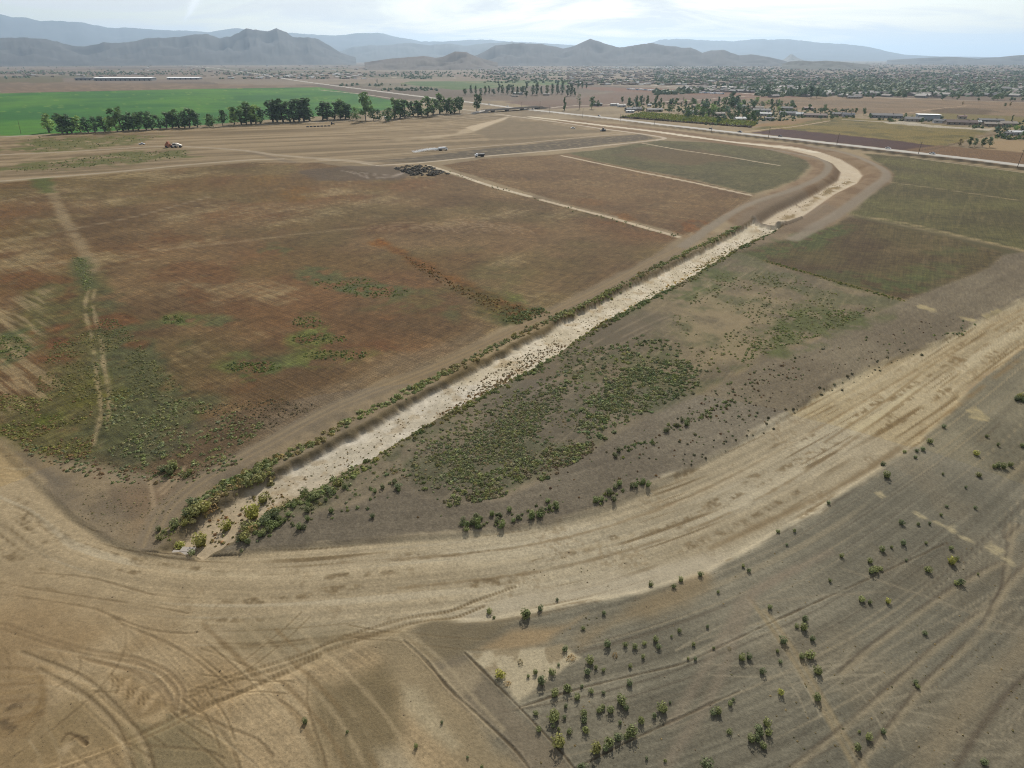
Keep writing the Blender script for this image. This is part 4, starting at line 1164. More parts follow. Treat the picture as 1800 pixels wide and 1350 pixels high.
def bush_template(seed, nleaf, leaf, core=.74, squash=.85, open_=False, ball=False):
    R = np.random.default_rng(seed)
    dv, df = ico_dome()
    lump = R.uniform(.78, 1.18, (len(dv), 1))
    dv = dv * lump * core
    if ball:      # taller than wide, drawn in at the foot like a tumbleweed
        dv[:, :2] *= np.where(dv[:, 2:3] < .1, .62, 1.12)
        dv[:, 2] = dv[:, 2] * 1.75
    d = R.normal(0, 1, (nleaf, 3))
    d[:, 2] = np.abs(d[:, 2]) * .9 if not ball else np.maximum(d[:, 2], -.75)
    d /= np.linalg.norm(d, axis=1, keepdims=True)
    lob = R.normal(0, 1, (5, 3))
    lob[:, 2] = np.abs(lob[:, 2])
    lob /= np.linalg.norm(lob, axis=1, keepdims=True)
    near = (d @ lob.T).max(1)
    rad = (.55 + .45 * np.clip(near, 0, 1) ** 3) * R.uniform(.75, 1.15, nleaf)
    lc = d * rad[:, None]
    if ball:
        lc[:, 2] = .82 + lc[:, 2] * .95
    lv, lf = leaf_tris(lc, d, leaf, R)
    if open_:
        v, f, t = lv, lf, np.repeat(R.uniform(.7, 1.3, nleaf), 3)
    else:
        v = np.vstack([dv, lv])
        f = np.vstack([df, lf + len(dv)])
        t = np.concatenate([np.full(len(dv), .8), np.repeat(R.uniform(.65, 1.35, nleaf), 3)])
    v[:, 2] = v[:, 2] * squash - .04
    return v, f, t


SMALL = [bush_template(500 + k, 14, .34, squash=1.05) for k in range(6)]
TINY = [bush_template(520 + k, 5, .42) for k in range(4)]
LARGE = [bush_template(540 + k, 210, .15, core=.66, ball=True) for k in range(8)]
DRYB = [bush_template(560 + k, 110, .13, open_=True) for k in range(3)]

BUSH = {}       # region -> list of (x, y, r, colour)


def add_bush(reg, x, y, r, col):
    BUSH.setdefault(reg, []).append((x, y, r, col))


def jit(col, a=.14):
    k = 1 + random.uniform(-a, a)
    return (col[0] * k * random.uniform(.96, 1.05), col[1] * k, col[2] * k * random.uniform(.9, 1.08))


def scatter(reg, px_poly, n, rlo, rhi, cols, clump=None, thr=.5, seed=0, avoid=None, fade=0.0):
    P = W(px_poly)
    lo, hi = P.min(0), P.max(0)
    R = np.random.default_rng(seed + 900)
    got = 0
    for _ in range(14):
        x = R.uniform(lo[0], hi[0], n * 3)
        y = R.uniform(lo[1], hi[1], n * 3)
        sd = poly_sdf(P, x, y)
        ok = sd > 0
        if fade:
            ok &= R.random(len(x)) < np.clip(sd / fade, .06, 1) ** 1.5
        if clump:
            ok &= fbm(x, y, clump, 3, seed + 40) + R.uniform(-.08, .08, len(x)) > thr
        if avoid is not None:
            ok &= poly_sdf(avoid, x, y) < 0
        for xx, yy in zip(x[ok], y[ok]):
            if got >= n:
                return
            got += 1
            c = cols[int(R.integers(len(cols)))]
            add_bush(reg, xx, yy, rlo + (rhi - rlo) * R.random() ** 1.8, jit(c))


def along(reg, px_line, n, spread, rlo, rhi, cols, seed=0, offset=0.0):
    P = smooth_line(W(px_line), 4)
    seg = np.hypot(*np.diff(P, axis=0).T)
    s = np.concatenate([[0], np.cumsum(seg)])
    R = np.random.default_rng(seed + 700)
    t = np.sort(R.uniform(0, s[-1], n))
    x, y = np.interp(t, s, P[:, 0]), np.interp(t, s, P[:, 1])
    dx, dy = np.interp(t + 1, s, P[:, 0]) - x + 1e-6, np.interp(t + 1, s, P[:, 1]) - y + 1e-6
    l = np.hypot(dx, dy)
    o = R.normal(0, spread, n) + offset
    x, y = x - dy / l * o, y + dx / l * o
    band = vnoise(t / 22, t * 0, seed + 3)
    for k in range(n):
        c = cols[min(len(cols) - 1, int(band[k] * len(cols) * .999 + R.uniform(-.5, .5)))] if len(cols) > 1 else cols[0]
        add_bush(reg, x[k], y[k], (rlo + (rhi - rlo) * R.random() ** 1.5) * (.75 + .5 * vnoise(np.array([t[k] / 6.]), np.array([1.]), seed)[0]), jit(c))


G1, G2, G3, G4, Y1, B1, B2 = (105, 107, 66), (93, 99, 62), (106, 108, 64), (99, 102, 71), (150, 146, 58), (112, 84, 50), (96, 78, 56)
# dense scrub between channel and slope
F_LOW = [(520, 900), (600, 862), (700, 800), (800, 750), (860, 712), (960, 655), (1020, 690), (1000, 770), (1040, 790), (960, 838), (880, 872), (790, 888), (700, 850), (620, 880)]
scatter("parcel scrub", F_LOW, 2600, .22, .62, [G1, G2, G4, G4, (104, 98, 72)], clump=5, thr=.40, seed=1, fade=9)
F_DENSE = [(1005, 690), (1060, 655), (1120, 630), (1200, 628), (1258, 652), (1230, 690), (1120, 742), (1040, 785), (985, 755)]
scatter("parcel scrub", F_DENSE, 1700, .25, .85, [G1, G2, G4, (90, 100, 62), (98, 98, 68)], seed=2, fade=8, clump=4, thr=.36)
scatter("parcel scrub", [(980, 650), (1060, 612), (1130, 590), (1200, 600), (1200, 640), (1080, 660), (1020, 690), (960, 700)], 260, .4, .9, [G1, G2, G4], seed=3)
scatter("parcel scrub", [(600, 850), (760, 770), (900, 690), (1080, 610), (1260, 650), (1100, 750), (960, 830), (800, 880), (680, 850)], 1500, .12, .4, [(108, 104, 74), G4, (120, 108, 78)], clump=7, thr=.42, seed=64, fade=4)
scatter("parcel scrub", [(860, 830), (960, 790), (1040, 780), (1040, 795), (960, 842), (880, 875), (790, 890), (730, 860)], 520, .3, .8, [G1, G2, (98, 92, 68)], clump=5, thr=.42, seed=4)
scatter("parcel scrub", [(940, 830), (1000, 795), (1040, 775), (1050, 790), (970, 838)], 120, .2, .5, [(98, 84, 64)], seed=5)
scatter("parcel scrub", [(700, 790), (860, 705), (960, 640), (1040, 600), (1080, 612), (980, 660), (880, 720), (760, 790)], 330, .25, .6, [G1, G4], clump=6, thr=.45, seed=6)
scatter("parcel scrub", [(1180, 560), (1260, 480), (1380, 480), (1540, 545), (1440, 592), (1320, 645), (1240, 660)], 900, .22, .6, [G3, G1, (106, 100, 66)], clump=9, thr=.5, seed=7)
scatter("parcel scrub", [(1400, 548), (1540, 540), (1440, 590), (1350, 620), (1300, 640), (1320, 600)], 350, .3, .6, [G3, (98, 106, 58)], clump=6, thr=.46, seed=8)
# channel banks
along("left bank scrub", [(330, 900), (372, 868), (410, 845), (467, 818), (560, 775), (607, 745), (733, 682), (817, 638), (947, 572), (1033, 533), (1100, 497), (1200, 447), (1300, 398)], 1150, .75, .25, 1.05, [(98, 98, 58), (102, 103, 60), (94, 96, 60), (104, 95, 60), (98, 102, 62)], seed=11)
along("left bank scrub", [(345, 905), (390, 868), (430, 848)], 45, .7, .3, .9, [(110, 94, 62), (104, 92, 62)], seed=12)
along("left bank scrub", [(352, 880), (400, 850), (450, 830), (480, 812)], 70, .7, .5, 1.0, [G2, G1], seed=13)
along("right bank scrub", [(440, 935), (480, 905), (545, 872), (620, 832), (690, 790), (745, 755), (838, 703), (952, 642), (1038, 586), (1105, 546), (1200, 498), (1290, 442), (1365, 404)], 1050, .85, .2, .9, [(88, 94, 54), (100, 100, 54), (92, 88, 52), (84, 92, 52)], seed=14)
along("right bank scrub", [(780, 725), (850, 688), (930, 640), (1000, 598)], 320, .9, .15, .45, [(116, 96, 64), (106, 90, 60)], seed=15, offset=1.4)
along("right bank scrub", [(1040, 575), (1110, 533), (1190, 490), (1290, 432)], 160, .6, .3, .55, [(150, 126, 62), (122, 112, 66)], seed=16, offset=.6)
# tangle at the channel mouth
scatter("mouth brush", [(330, 905), (400, 880), (470, 850), (520, 870), (450, 935), (400, 955), (345, 950)], 150, .15, .5, [(112, 102, 66), (116, 92, 60), (104, 100, 64), (100, 92, 64)], seed=65)
along("mouth brush", [(325, 915), (370, 880), (430, 850), (480, 830)], 90, .9, .3, .9, [(108, 94, 62), (108, 102, 64), (98, 98, 64)], seed=66)
along("mouth brush", [(415, 945), (450, 915), (490, 890), (540, 868)], 90, .9, .25, .8, [(114, 98, 62), (106, 103, 64), (94, 96, 62)], seed=67)
scatter("mouth brush", [(275, 950), (300, 915), (330, 905), (300, 950)], 30, .2, .5, [(104, 104, 62)], seed=68)
# tufts on the bed
bed_poly = [(420, 925), (480, 880), (600, 820), (740, 740), (850, 680), (960, 615), (1060, 560), (1180, 490), (1280, 430), (1300, 412), (1200, 462), (1077, 520), (983, 572), (880, 628), (787, 676), (643, 756), (467, 850), (380, 900)]
scatter("bed tufts", bed_poly, 900, .10, .32, [(112, 94, 62), (104, 88, 60), (96, 90, 58)], seed=17)
scatter("bed tufts", [(790, 715), (850, 655), (900, 625), (990, 585), (970, 610), (900, 655), (840, 690)], 430, .12, .45, [(108, 90, 62), (100, 88, 60), (94, 90, 60)], seed=18)
scatter("bed tufts", [(1190, 485), (1270, 430), (1345, 398), (1360, 400), (1290, 432)], 150, .15, .5, [(120, 98, 58), (96, 92, 54)], seed=19)
scatter("bed tufts", [(1370, 385), (1405, 362), (1440, 345), (1500, 312), (1490, 300), (1440, 335), (1400, 355), (1350, 386)], 120, .15, .45, [(124, 106, 66), (108, 98, 60)], seed=20)
# left corner and the weeds of the big field
scatter("field corner scrub", [(180, 700), (250, 690), (330, 700), (400, 720), (470, 745), (400, 812), (330, 842), (240, 834), (190, 800)], 1000, .2, .65, [G1, G2, G4, (104, 99, 68)], clump=6, thr=.45, seed=21)
scatter("field corner scrub", [(120, 850), (260, 850), (330, 860), (280, 930), (240, 955), (150, 915), (90, 860)], 260, .08, .25, [(112, 104, 74), (104, 96, 70)], seed=71, clump=5, thr=.45)
scatter("field corner scrub", [(30, 775), (150, 800), (300, 835), (420, 800), (430, 815), (330, 850), (200, 850), (120, 830), (50, 800)], 260, .25, .6, [G2, B2, G4], seed=22)
scatter("field corner scrub", [(0, 690), (60, 700), (160, 700), (165, 780), (150, 808), (60, 796), (-40, 740)], 900, .2, .5, [(98, 96, 54), (104, 102, 54), (104, 84, 56)], clump=8, thr=.4, seed=23)
scatter("field corner scrub", [(95, 600), (160, 540), (172, 560), (180, 700), (100, 700), (60, 690)], 700, .2, .45, [(100, 94, 54), (92, 92, 56)], clump=8, thr=.42, seed=24)
scatter("field corner scrub", [(170, 560), (205, 560), (260, 620), (330, 690), (250, 695), (190, 700)], 650, .2, .5, [(86, 88, 54), (96, 92, 56)], clump=8, thr=.42, seed=25)
scatter("field corner scrub", [(125, 450), (150, 455), (165, 490), (150, 520), (140, 490)], 160, .25, .6, [G2, G1], seed=26)
for b, n_ in ((blot(560, 596, 50, 9), 130), (blot(540, 566, 30, 10), 80), (blot(445, 645, 50, 10), 160), (blot(590, 625, 60, 9), 130), (blot(610, 500, 60, 11), 120), (blot(660, 515, 60, 9), 120), (blot(305, 562, 22, 8), 60), (blot(15, 612, 40, 22), 150)):
    scatter("field weeds", b, n_, .2, .5, [(106, 112, 58), (94, 102, 58), (86, 96, 56)], seed=31 + n_)
scatter("field weeds", [(800, 500), (905, 535), (962, 550), (905, 570), (850, 540), (740, 478), (700, 448), (760, 468)], 420, .2, .5, [(112, 84, 52), (96, 86, 54)], seed=32)
scatter("field weeds", [(880, 560), (950, 540), (968, 552), (905, 574)], 110, .4, .75, [G2, G1], seed=33)
scatter("field weeds", [(340, 715), (500, 700), (560, 715), (480, 752), (430, 760)], 420, .12, .35, [(104, 94, 70), (96, 88, 66)], seed=34)
along("field weeds", [(760, 296), (935, 348), (1195, 418)], 90, 1.6, .25, .7, [G2, G1], seed=35)
along("field weeds", [(1345, 458), (1420, 480), (1500, 504), (1590, 529)], 240, .7, .25, .5, [(112, 110, 60), (96, 100, 56)], seed=36)
# the slope above the haul road
SL = [(640, 905), (800, 900), (960, 850), (1100, 770), (1250, 700), (1380, 640), (1520, 590), (1640, 560), (1700, 560), (1560, 625), (1400, 700), (1240, 800), (1100, 870), (960, 912), (800, 932)]
scatter("slope scrub", SL, 130, .18, .42, [B2, G2, (88, 78, 58)], seed=41)
scatter("slope scrub", [(1240, 690), (1400, 620), (1540, 585), (1500, 630), (1350, 740), (1250, 790), (1100, 860), (1080, 830)], 190, .2, .5, [G2, (84, 84, 58), B2], clump=14, thr=.5, seed=42)
along("slope scrub", [(812, 928), (880, 915), (940, 905), (985, 888)], 55, 1.0, .35, .85, [G2, G1], seed=43)
along("slope scrub", [(1045, 885), (1090, 865), (1140, 845)], 34, .8, .35, .8, [G2, G1], seed=44)
along("slope scrub", [(1080, 805), (1110, 785), (1150, 775)], 26, .6, .35, .7, [G2], seed=45)
along("slope scrub", [(1170, 760), (1210, 742), (1250, 722), (1290, 705)], 40, .8, .35, .7, [G2], seed=46)
along("slope scrub", [(1180, 820), (1280, 775), (1400, 715), (1500, 665), (1560, 632), (1620, 605)], 60, 1.4, .2, .55, [(78, 76, 54)], seed=47)
along("slope scrub", [(1640, 595), (1680, 585), (1715, 565)], 20, 1.2, .25, .55, [G2, B2], seed=48)
along("slope scrub", [(420, 962), (500, 925), (560, 905), (620, 880), (700, 850)], 55, 1.6, .3, .75, [G2, G4], seed=49)
along("slope scrub", [(470, 930), (540, 890), (620, 850)], 60, 1.4, .3, .7, [G2, G4], seed=50)
scatter("slope scrub", [(40, 240), (280, 240), (230, 256), (60, 268)], 120, .4, 1.0, [(98, 100, 62)], seed=51)
scatter("slope scrub", [(0, 300), (200, 270), (330, 264), (330, 276), (200, 290), (60, 302)], 260, .4, 1.0, [(96, 100, 58)], seed=52)
# sparse shrubs on the gravel in front: those that can be picked out one by one
Z5 = [(778, 360, 16), (805, 397, 9), (975, 385, 28), (1048, 355, 17), (1140, 298, 9), (838, 698, 26, 'y'), (945, 635, 18, 'd'), (875, 745, 18, 'd'), (1025, 690, 14), (1052, 735, 24), (1110, 690, 20), (985, 713, 9), (1145, 653, 9), (1180, 570, 16), (1210, 610, 22, 'd'), (1313, 630, 24), (1297, 690, 18), (1342, 668, 12), (1382, 680, 10), (1445, 600, 18, 'd'), (1405, 545, 20), (1497, 548, 13), (1547, 557, 15), (1597, 540, 13), (1655, 520, 17), (1672, 560, 14), (1590, 612, 12), (1522, 660, 12),
      (1125, 800, 22), (1190, 772, 24), (1245, 822, 18), (1268, 765, 10), (1318, 790, 14), (1382, 800, 10), (1025, 905, 15), (1125, 915, 34), (1183, 870, 12), (1177, 928, 12), (1280, 905, 20), (1280, 945, 18), (1287, 990, 22), (1043, 990, 16), (1115, 975, 13), (1145, 990, 10), (1150, 1055, 36, 'o'), (1200, 1003, 16), (1358, 890, 18), (1380, 875, 14), (1420, 890, 20), (1475, 840, 28), (1503, 882, 15), (1520, 750, 18), (1695, 880, 30), (1732, 852, 8), (1650, 922, 14), (1580, 945, 20), (1470, 957, 12), (1528, 1000, 30), (1503, 1030, 16), (1458, 1035, 22), (1412, 1058, 26), (1393, 1092, 18), (1345, 1092, 32, 'o'), (1610, 1148, 9), (1707, 1158, 10), (1632, 220, 14), (1752, 242, 13), (1790, 205, 14), (1780, 475, 12), (1740, 505, 8), (1383, 380, 12), (1275, 460, 12), (740, 1190, 10), (665, 1138, 8), (530, 957, 9), (32, 1008, 9), (395, 1080, 12), (1265, 1195, 30)]
Z6 = [(92, 178, 15), (318, 135, 10), (347, 158, 12), (185, 272, 9), (457, 353, 13), (640, 415, 16), (600, 452, 13), (635, 460, 20), (680, 518, 16), (528, 530, 20), (625, 612, 17), (668, 605, 26), (712, 688, 24), (708, 828, 22), (308, 618, 20), (348, 615, 16), (415, 690, 18), (513, 640, 11), (498, 585, 10), (515, 800, 18, 'y'), (245, 567, 12, 'd'), (160, 905, 18), (187, 900, 20), (248, 858, 14), (265, 838, 10), (245, 1005, 16), (440, 960, 22), (400, 995, 26), (360, 1045, 22), (390, 1045, 18), (425, 1080, 20), (450, 1015, 18), (412, 1020, 14), (125, 1178, 34), (975, 1035, 20), (920, 1090, 20), (1055, 1010, 15), (930, 1010, 8), (1225, 750, 14), (1235, 770, 12), (1275, 487, 14), (940, 310, 18), (983, 325, 12), (1078, 322, 14, 'y'), (775, 212, 10), (835, 83, 12), (1050, 50, 17), (1098, 38, 9), (985, 110, 15), (990, 165, 17), (1010, 155, 18), (1040, 150, 14), (1160, 15, 16), (1290, 155, 18), (1415, 112, 20, 'y'), (1443, 95, 11), (1412, 42, 12), (1460, 220, 18), (1440, 225, 14), (1555, 178, 6), (1585, 1170, 18), (130, 455, 10), (56, 548, 11), (65, 625, 10), (27, 623, 8), (163, 567, 9), (1177, 105, 7), (1280, 15, 9)]
Z3 = [(1073, 709, 20), (1055, 640, 13), (1300, 527, 16), (1170, 577, 10), (1232, 578, 10), (1265, 570, 12), (1225, 612, 10), (767, 853, 12), (503, 1000, 12), (588, 1000, 10), (548, 1073, 8), (1545, 590, 16, 'y'), (1660, 655, 16), (1690, 660, 16), (1725, 650, 14), (1640, 660, 12), (1560, 705, 14, 'o'), (1370, 700, 8), (1375, 450, 12), (1780, 290, 22, 'o'), (1760, 300, 16), (1795, 310, 14), (1600, 500, 10), (1660, 545, 9), (1790, 550, 12), (1540, 878, 9), (1490, 770, 7), (1390, 870, 9), (1360, 915, 9), (1150, 958, 14), (1240, 965, 10), (1300, 962, 8)]
EXPL = [(600 + a[0] / 3, 950 + a[1] / 3, a[2] / 3, a[3] if len(a) > 3 else 'g') for a in Z5]
EXPL += [(1200 + a[0] / 3, 950 + a[1] / 3, a[2] / 3, a[3] if len(a) > 3 else 'g') for a in Z6]
EXPL += [(1200 + a[0] / 3, 600 + a[1] / 3, a[2] / 3, a[3] if len(a) > 3 else 'g') for a in Z3]
EXPL += [(537, 1268, 5.5, 'g')]
# channel mouth and field corner, large shrubs
EXPL += [(336, 967, 7, 'g'), (314, 948, 8, 'y'), (350, 938, 13, 'o'), (396, 912, 10, 'y'), (309, 922, 8.5, 'g'), (280, 930, 5.5, 'g'), (288, 934, 4, 'g'), (281, 945, 6, 'o'), (325, 920, 6, 'o'), (344, 898, 12, 'o'), (358, 890, 11, 'o'), (330, 902, 8, 'g'), (338, 882, 8, 'g'), (372, 884, 10, 'd'), (443, 890, 13, 'y'), (460, 865, 10, 'o'), (475, 888, 11, 'd'), (432, 912, 11, 'o'), (446, 925, 9, 'd'), (468, 915, 9, 'g'), (484, 905, 9, 'g'), (462, 938, 6, 'g'), (430, 945, 9, 'o'), (300, 828, 8, 'g'), (287, 824, 7, 'g'), (306, 818, 9, 'g'), (455, 838, 9, 'o'), (500, 880, 8, 'd'),
         (535, 862, 8, 'g'), (552, 873, 9, 'g'), (580, 862, 7, 'g'), (655, 908, 4.5, 'g'), (820, 930, 5, 'g'), (700, 855, 6, 'g')]
EXC = {'g': (96, 104, 62), 'y': (150, 146, 62), 'o': (122, 120, 62), 'd': (124, 108, 76)}


def stones():
    pass


ALL = []
for reg, L in BUSH.items():
    for (x, y, r, c) in L:
        ALL.append((r / math.hypot(math.hypot(x, y), CAMH), reg, x, y, r, c, None))
ALL.sort(key=lambda q: -q[0])
indiv = []
for (px, py, pr, kd) in EXPL:
    x, y = at(px, py + pr * .55)
    indiv.append([px, py, x, y, pr * dist_at(py) / FPX * 1.2, EXC[kd], kd, None])
room = 300 - len(indiv)
picked = [q for q in ALL if q[1] in ("slope scrub", "field corner scrub") and q[2] < 400 and q[3] < 400][:max(0, room)]
pset = set(id(q) for q in picked)
rest = [q for q in ALL if id(q) not in pset]
for q in picked:
    indiv.append([None, None, q[2], q[3], q[4], q[5], 'g', q[1]])

# tints shared by individual shrubs: one mesh per template and tint
_bm = {}


def bush_mesh(kind, k, key, col):
    kk = (kind, k, key)
    if kk not in _bm:
        v, f, t = (DRYB if kind == 'd' else LARGE)[k]
        _bm[kk] = mesh_np("shrub", v, f, albedo(col)[None, :] * t[:, None])
        _bm[kk].materials.append(M_LEAF)
    return _bm[kk]


REG_LAB = {
    "parcel scrub": ("dark green shrub at the edge of the scrub covered parcel", "shrubs of the scrub parcel"),
    "slope scrub": ("small dark shrub on the smoothed grey brown slope above the tan haul road", "shrubs on the graded slope"),
    "field corner scrub": ("low green shrub in the near corner of the big brown field", "shrubs in the field corner"),
    "left bank scrub": ("green shrub on the field side bank of the straight channel", "shrubs of the field side bank"),
    "right bank scrub": ("green shrub on the scrub side bank of the straight channel", "shrubs of the scrub side bank")}
SPECIAL = {  # pixel of the shrub -> its own label
    (925, 1078): "largest round green shrub at the foot of the tan haul road", (879, 1183): "bright yellow shrub on the white triangular patch", (949, 1069): "round shrub just right of the largest one below the haul road", (859, 1070): "round shrub left of the largest one below the haul road",
    (1372, 1217): "yellow topped shrub beside the twin wheel tracks", (1241, 1343): "dark green shrub cut by the bottom edge of the picture", (1165, 1243): "tall dark green shrub standing alone below the sparse thicket", (983, 1302): "broad olive shrub at the gravel corner by the bladed ledge", (1048, 1314): "olive yellow shrub at the end of the lowest shrub line",
    (537, 1268): "single dark shrub on bare tan soil amid tyre tracks", (1558, 836): "round dark shrub alone at the edge of the tan haul road", (336, 967): "round green shrub on the pale slab at the channel mouth", (314, 948): "bright yellow green shrub by the channel mouth wall", (443, 890): "bright yellow green shrub in the middle of the channel bed", (396, 912): "yellow green shrub on the sandy floor near the channel mouth",
    (350, 938): "broad olive shrub on the sandy floor near the channel mouth", (1559, 1057): "pale yellow shrub alone on the gravel in the lower right", (1671, 987): "yellow shrub among small ones near the pale rectangles", (1715, 796): "yellow shrub on brown ground right of the haul road", (655, 908): "lone dark shrub on smooth soil between channel and haul road", (1437, 1179): "dark shrub right on the left wheel of the twin tracks",
    (1423, 1151): "pair sized dark shrub beside the twin wheel tracks", (1436, 1226): "round dark shrub between the two wheel tracks", (1376, 1127): "round dark shrub growing on the left wheel track", (820, 930): "single round shrub at the left end of the haul road hedge", (1230, 1009): "dark shrub on the pale lower edge of the haul road"}
LANDMARK = {"the white patch's lower tip": (910, 1238), "the white patch's upper corner": (820, 1147), "the upper end of the twin wheel tracks": (1330, 1065), "the lower end of the twin wheel tracks": (1500, 1345), "the larger pale rectangle": (1745, 965),
            "the upper pale rectangle": (1615, 907), "the scraped spot right of haul road": (1720, 728), "the crossing of tracks and ledge": (1400, 1130), "the junction of the curved light tracks": (1765, 1047), "the pale slab at the channel mouth": (325, 965), "the bottom edge below the thicket": (1050, 1350),
            "the pale lower rim of the haul road": (1230, 985), "the bend of the dark bladed ledge": (985, 1317), "the middle of the sparse thicket": (1100, 1210), "the light track's bottom end": (1600, 1300), "the field corner by the channel": (300, 830), "the faint tracks left of twin tracks": (1260, 1240)}
ORD = ["nearest", "second nearest", "third nearest", "fourth nearest", "fifth nearest", "sixth nearest", "seventh nearest", "eighth nearest", "ninth nearest", "tenth nearest"]
KW = {'g': "dark green", 'o': "olive", 'd': "dry brown", 'y': "yellow"}
EXLAB, _byl = {}, {}
for (px, py, pr, kd) in EXPL:
    if any(abs(sx - px) < 2.5 and abs(sy - py) < 2.5 for sx, sy in SPECIAL):
        continue
    nm_ = min(LANDMARK, key=lambda k: math.dist(LANDMARK[k], (px, py)))
    _byl.setdefault((nm_, kd), []).append((math.dist(LANDMARK[nm_], (px, py)), px, py))
for (nm_, kd), L in _byl.items():
    L.sort()
    for k, (_, px, py) in enumerate(L):
        w_ = ORD[k] if k < 10 else "farther off, still closest"
        EXLAB[(px, py)] = ("%s shrub, %s to %s" % (KW[kd], w_, nm_) if len(L) > 1 else "%s shrub beside %s" % (KW[kd], nm_), "shrubs around " + nm_)
sh_n = 0
for it in indiv:
    px, py, x, y, r, col, kd, reg = it
    R = random.Random(int(abs(x) * 1000 + abs(y) * 77))
    k = R.randrange(3 if kd == 'd' else 8)
    tint = R.randrange(3)
    base = {'g': [(90, 94, 60), (98, 101, 62), (84, 90, 62)], 'y': [(130, 126, 62), (124, 122, 60), (118, 118, 60)], 'o': [(106, 104, 60), (110, 107, 60), (102, 101, 62)], 'd': [(128, 108, 72), (120, 100, 66), (116, 106, 78)]}[kd][tint]
    if reg == "slope scrub" or reg == "parcel scrub":
        base = [(86, 94, 58), (92, 100, 60), (82, 84, 58)][tint]
        kd = 'h'
    elif reg:
        base = [(96, 100, 56), (102, 106, 58), (92, 92, 56)][tint]
        kd = 'i'
    o = link("shrub", bush_mesh(kd, k, tint, base))
    o.location = (x, y, float(height(np.array([x]), np.array([y]))[0]))
    sz = R.uniform(.9, 1.15)
    o.scale = (r * R.uniform(.92, 1.1), r * R.uniform(.92, 1.1), r * sz * R.uniform(.9, 1.2))
    o.rotation_euler = (0, 0, R.uniform(0, 6.28))
    lab, grp = None, None
    if px is not None:
        for (sx, sy), l_ in list(SPECIAL.items()):
            if abs(sx - px) < 2.5 and abs(sy - py) < 2.5:
                lab = l_
                grp = "singled out shrubs in front"
                del SPECIAL[(sx, sy)]
                break
        if lab is None:
            lab, grp = EXLAB[(px, py)]
    else:
        lab, grp = REG_LAB[reg]
        if reg == "slope scrub":
            tcam = y * CP + CAMH * SP
            ix = 900 + FPX * x / tcam
            iy = 675 + FPX * (CAMH * CP - y * SP) / tcam
            side = "right at the tan road edge" if iy > 965 - (ix - 800) * .16 - max(0, ix - 1000) * .28 else "up by the scrub parcel"
            part_ = "near the channel" if ix < 700 else "in the low hedge left of the bend" if ix < 1000 else "before the dense scrub" if ix < 1170 else "beyond the dense scrub" if ix < 1350 else "toward the right end"
            lab = "small dark shrub on the grey slope %s, %s" % (part_, side)
            if len(lab.split()) > 16:
                lab = "small dark shrub on the grey slope " + part_
    tag(o, lab, "shrub", grp)


def join_instances(name, items, templates, label, mat, zs=1.0):
    """many small plants as one body; items are (x, y, r, colour)"""
    x = np.array([i[0] for i in items])
    y = np.array([i[1] for i in items])
    r = np.array([i[2] for i in items])
    c = np.array([i[3] for i in items], float)
    z = height(x, y)
    R = np.random.default_rng(len(items))
    a = R.uniform(0, 6.28, len(x))
    which = R.integers(len(templates), size=len(x))
    Vs, Fs, Cs, off = [], [], [], 0
    al = albedo(c)
    for k, (tv, tf, tt) in enumerate(templates):
        m = np.nonzero(which == k)[0]
        if not len(m):
            continue
        ca, sa = np.cos(a[m])[:, None], np.sin(a[m])[:, None]
        vx = (tv[None, :, 0] * ca - tv[None, :, 1] * sa) * r[m][:, None] + x[m][:, None]
        vy = (tv[None, :, 0] * sa + tv[None, :, 1] * ca) * r[m][:, None] + y[m][:, None]
        vz = tv[None, :, 2] * r[m][:, None] * zs * R.uniform(.75, 1.25, (len(m), 1)) + z[m][:, None]
        Vs.append(np.stack([vx, vy, vz], -1).reshape(-1, 3))
        Fs.append((tf[None] + (np.arange(len(m)) * len(tv))[:, None, None]).reshape(-1, 3) + off)
        Cs.append((al[m][:, None, :] * tt[None, :, None]).reshape(-1, 3))
        off += len(m) * len(tv)
    me = mesh_np(name, np.vstack(Vs), np.vstack(Fs), np.vstack(Cs))
    return tag(link(name, me, mat=mat), label, kind="stuff")


by = {}
for q in rest:
    by.setdefault(q[1], []).append((q[2], q[3], q[4], q[5]))
LAB_STUFF = {"mouth brush": "tangled olive and rust brush at the mouth of the channel", "parcel scrub": "dense green scrub covering the parcel right of the channel", "left bank scrub": "green scrub lining the field side of the channel", "right bank scrub": "scrub lining the slope side of the channel", "bed tufts": "small brown tufts dotted over the pale channel bed",
             "field corner scrub": "low green and olive scrub in the near corner of the brown field", "field weeds": "weedy patches in the large brown field", "slope scrub": "scattered small scrub on the graded slope"}
for reg, L in by.items():
    t_ = TINY if reg in ("bed tufts",) else SMALL
    join_instances("scrub", L, t_, LAB_STUFF[reg], M_LEAF, .72 if reg in ("parcel scrub", "field corner scrub", "left bank scrub", "right bank scrub") else 1.0)


# ------------------------------------------------------------------ trees
def tube(p0, p1, r0, r1, n=6):
    p0, p1 = Vector(p0), Vector(p1)
    d = (p1 - p0).normalized()
    u = d.orthogonal().normalized()
    w = d.cross(u)
    vs = []
    for p, r in ((p0, r0), (p1, r1)):
        for k in range(n):
            a = 2 * math.pi * k / n
            vs.append(tuple(p + u * (r * math.cos(a)) + w * (r * math.sin(a))))
    fs = [(k, (k + 1) % n, n + (k + 1) % n, n + k) for k in range(n)]
    return vs, fs


def join_tubes(name, tubes):
    V_, F_ = [], []
    for t in tubes:
        vs, fs = tube(*t)
        F_ += [tuple(i + len(V_) for i in f) for f in fs]
        V_ += vs
    me = mesh_np(name, V_, F_, smooth=True)
    me.materials.append(M_BARK)
    return me


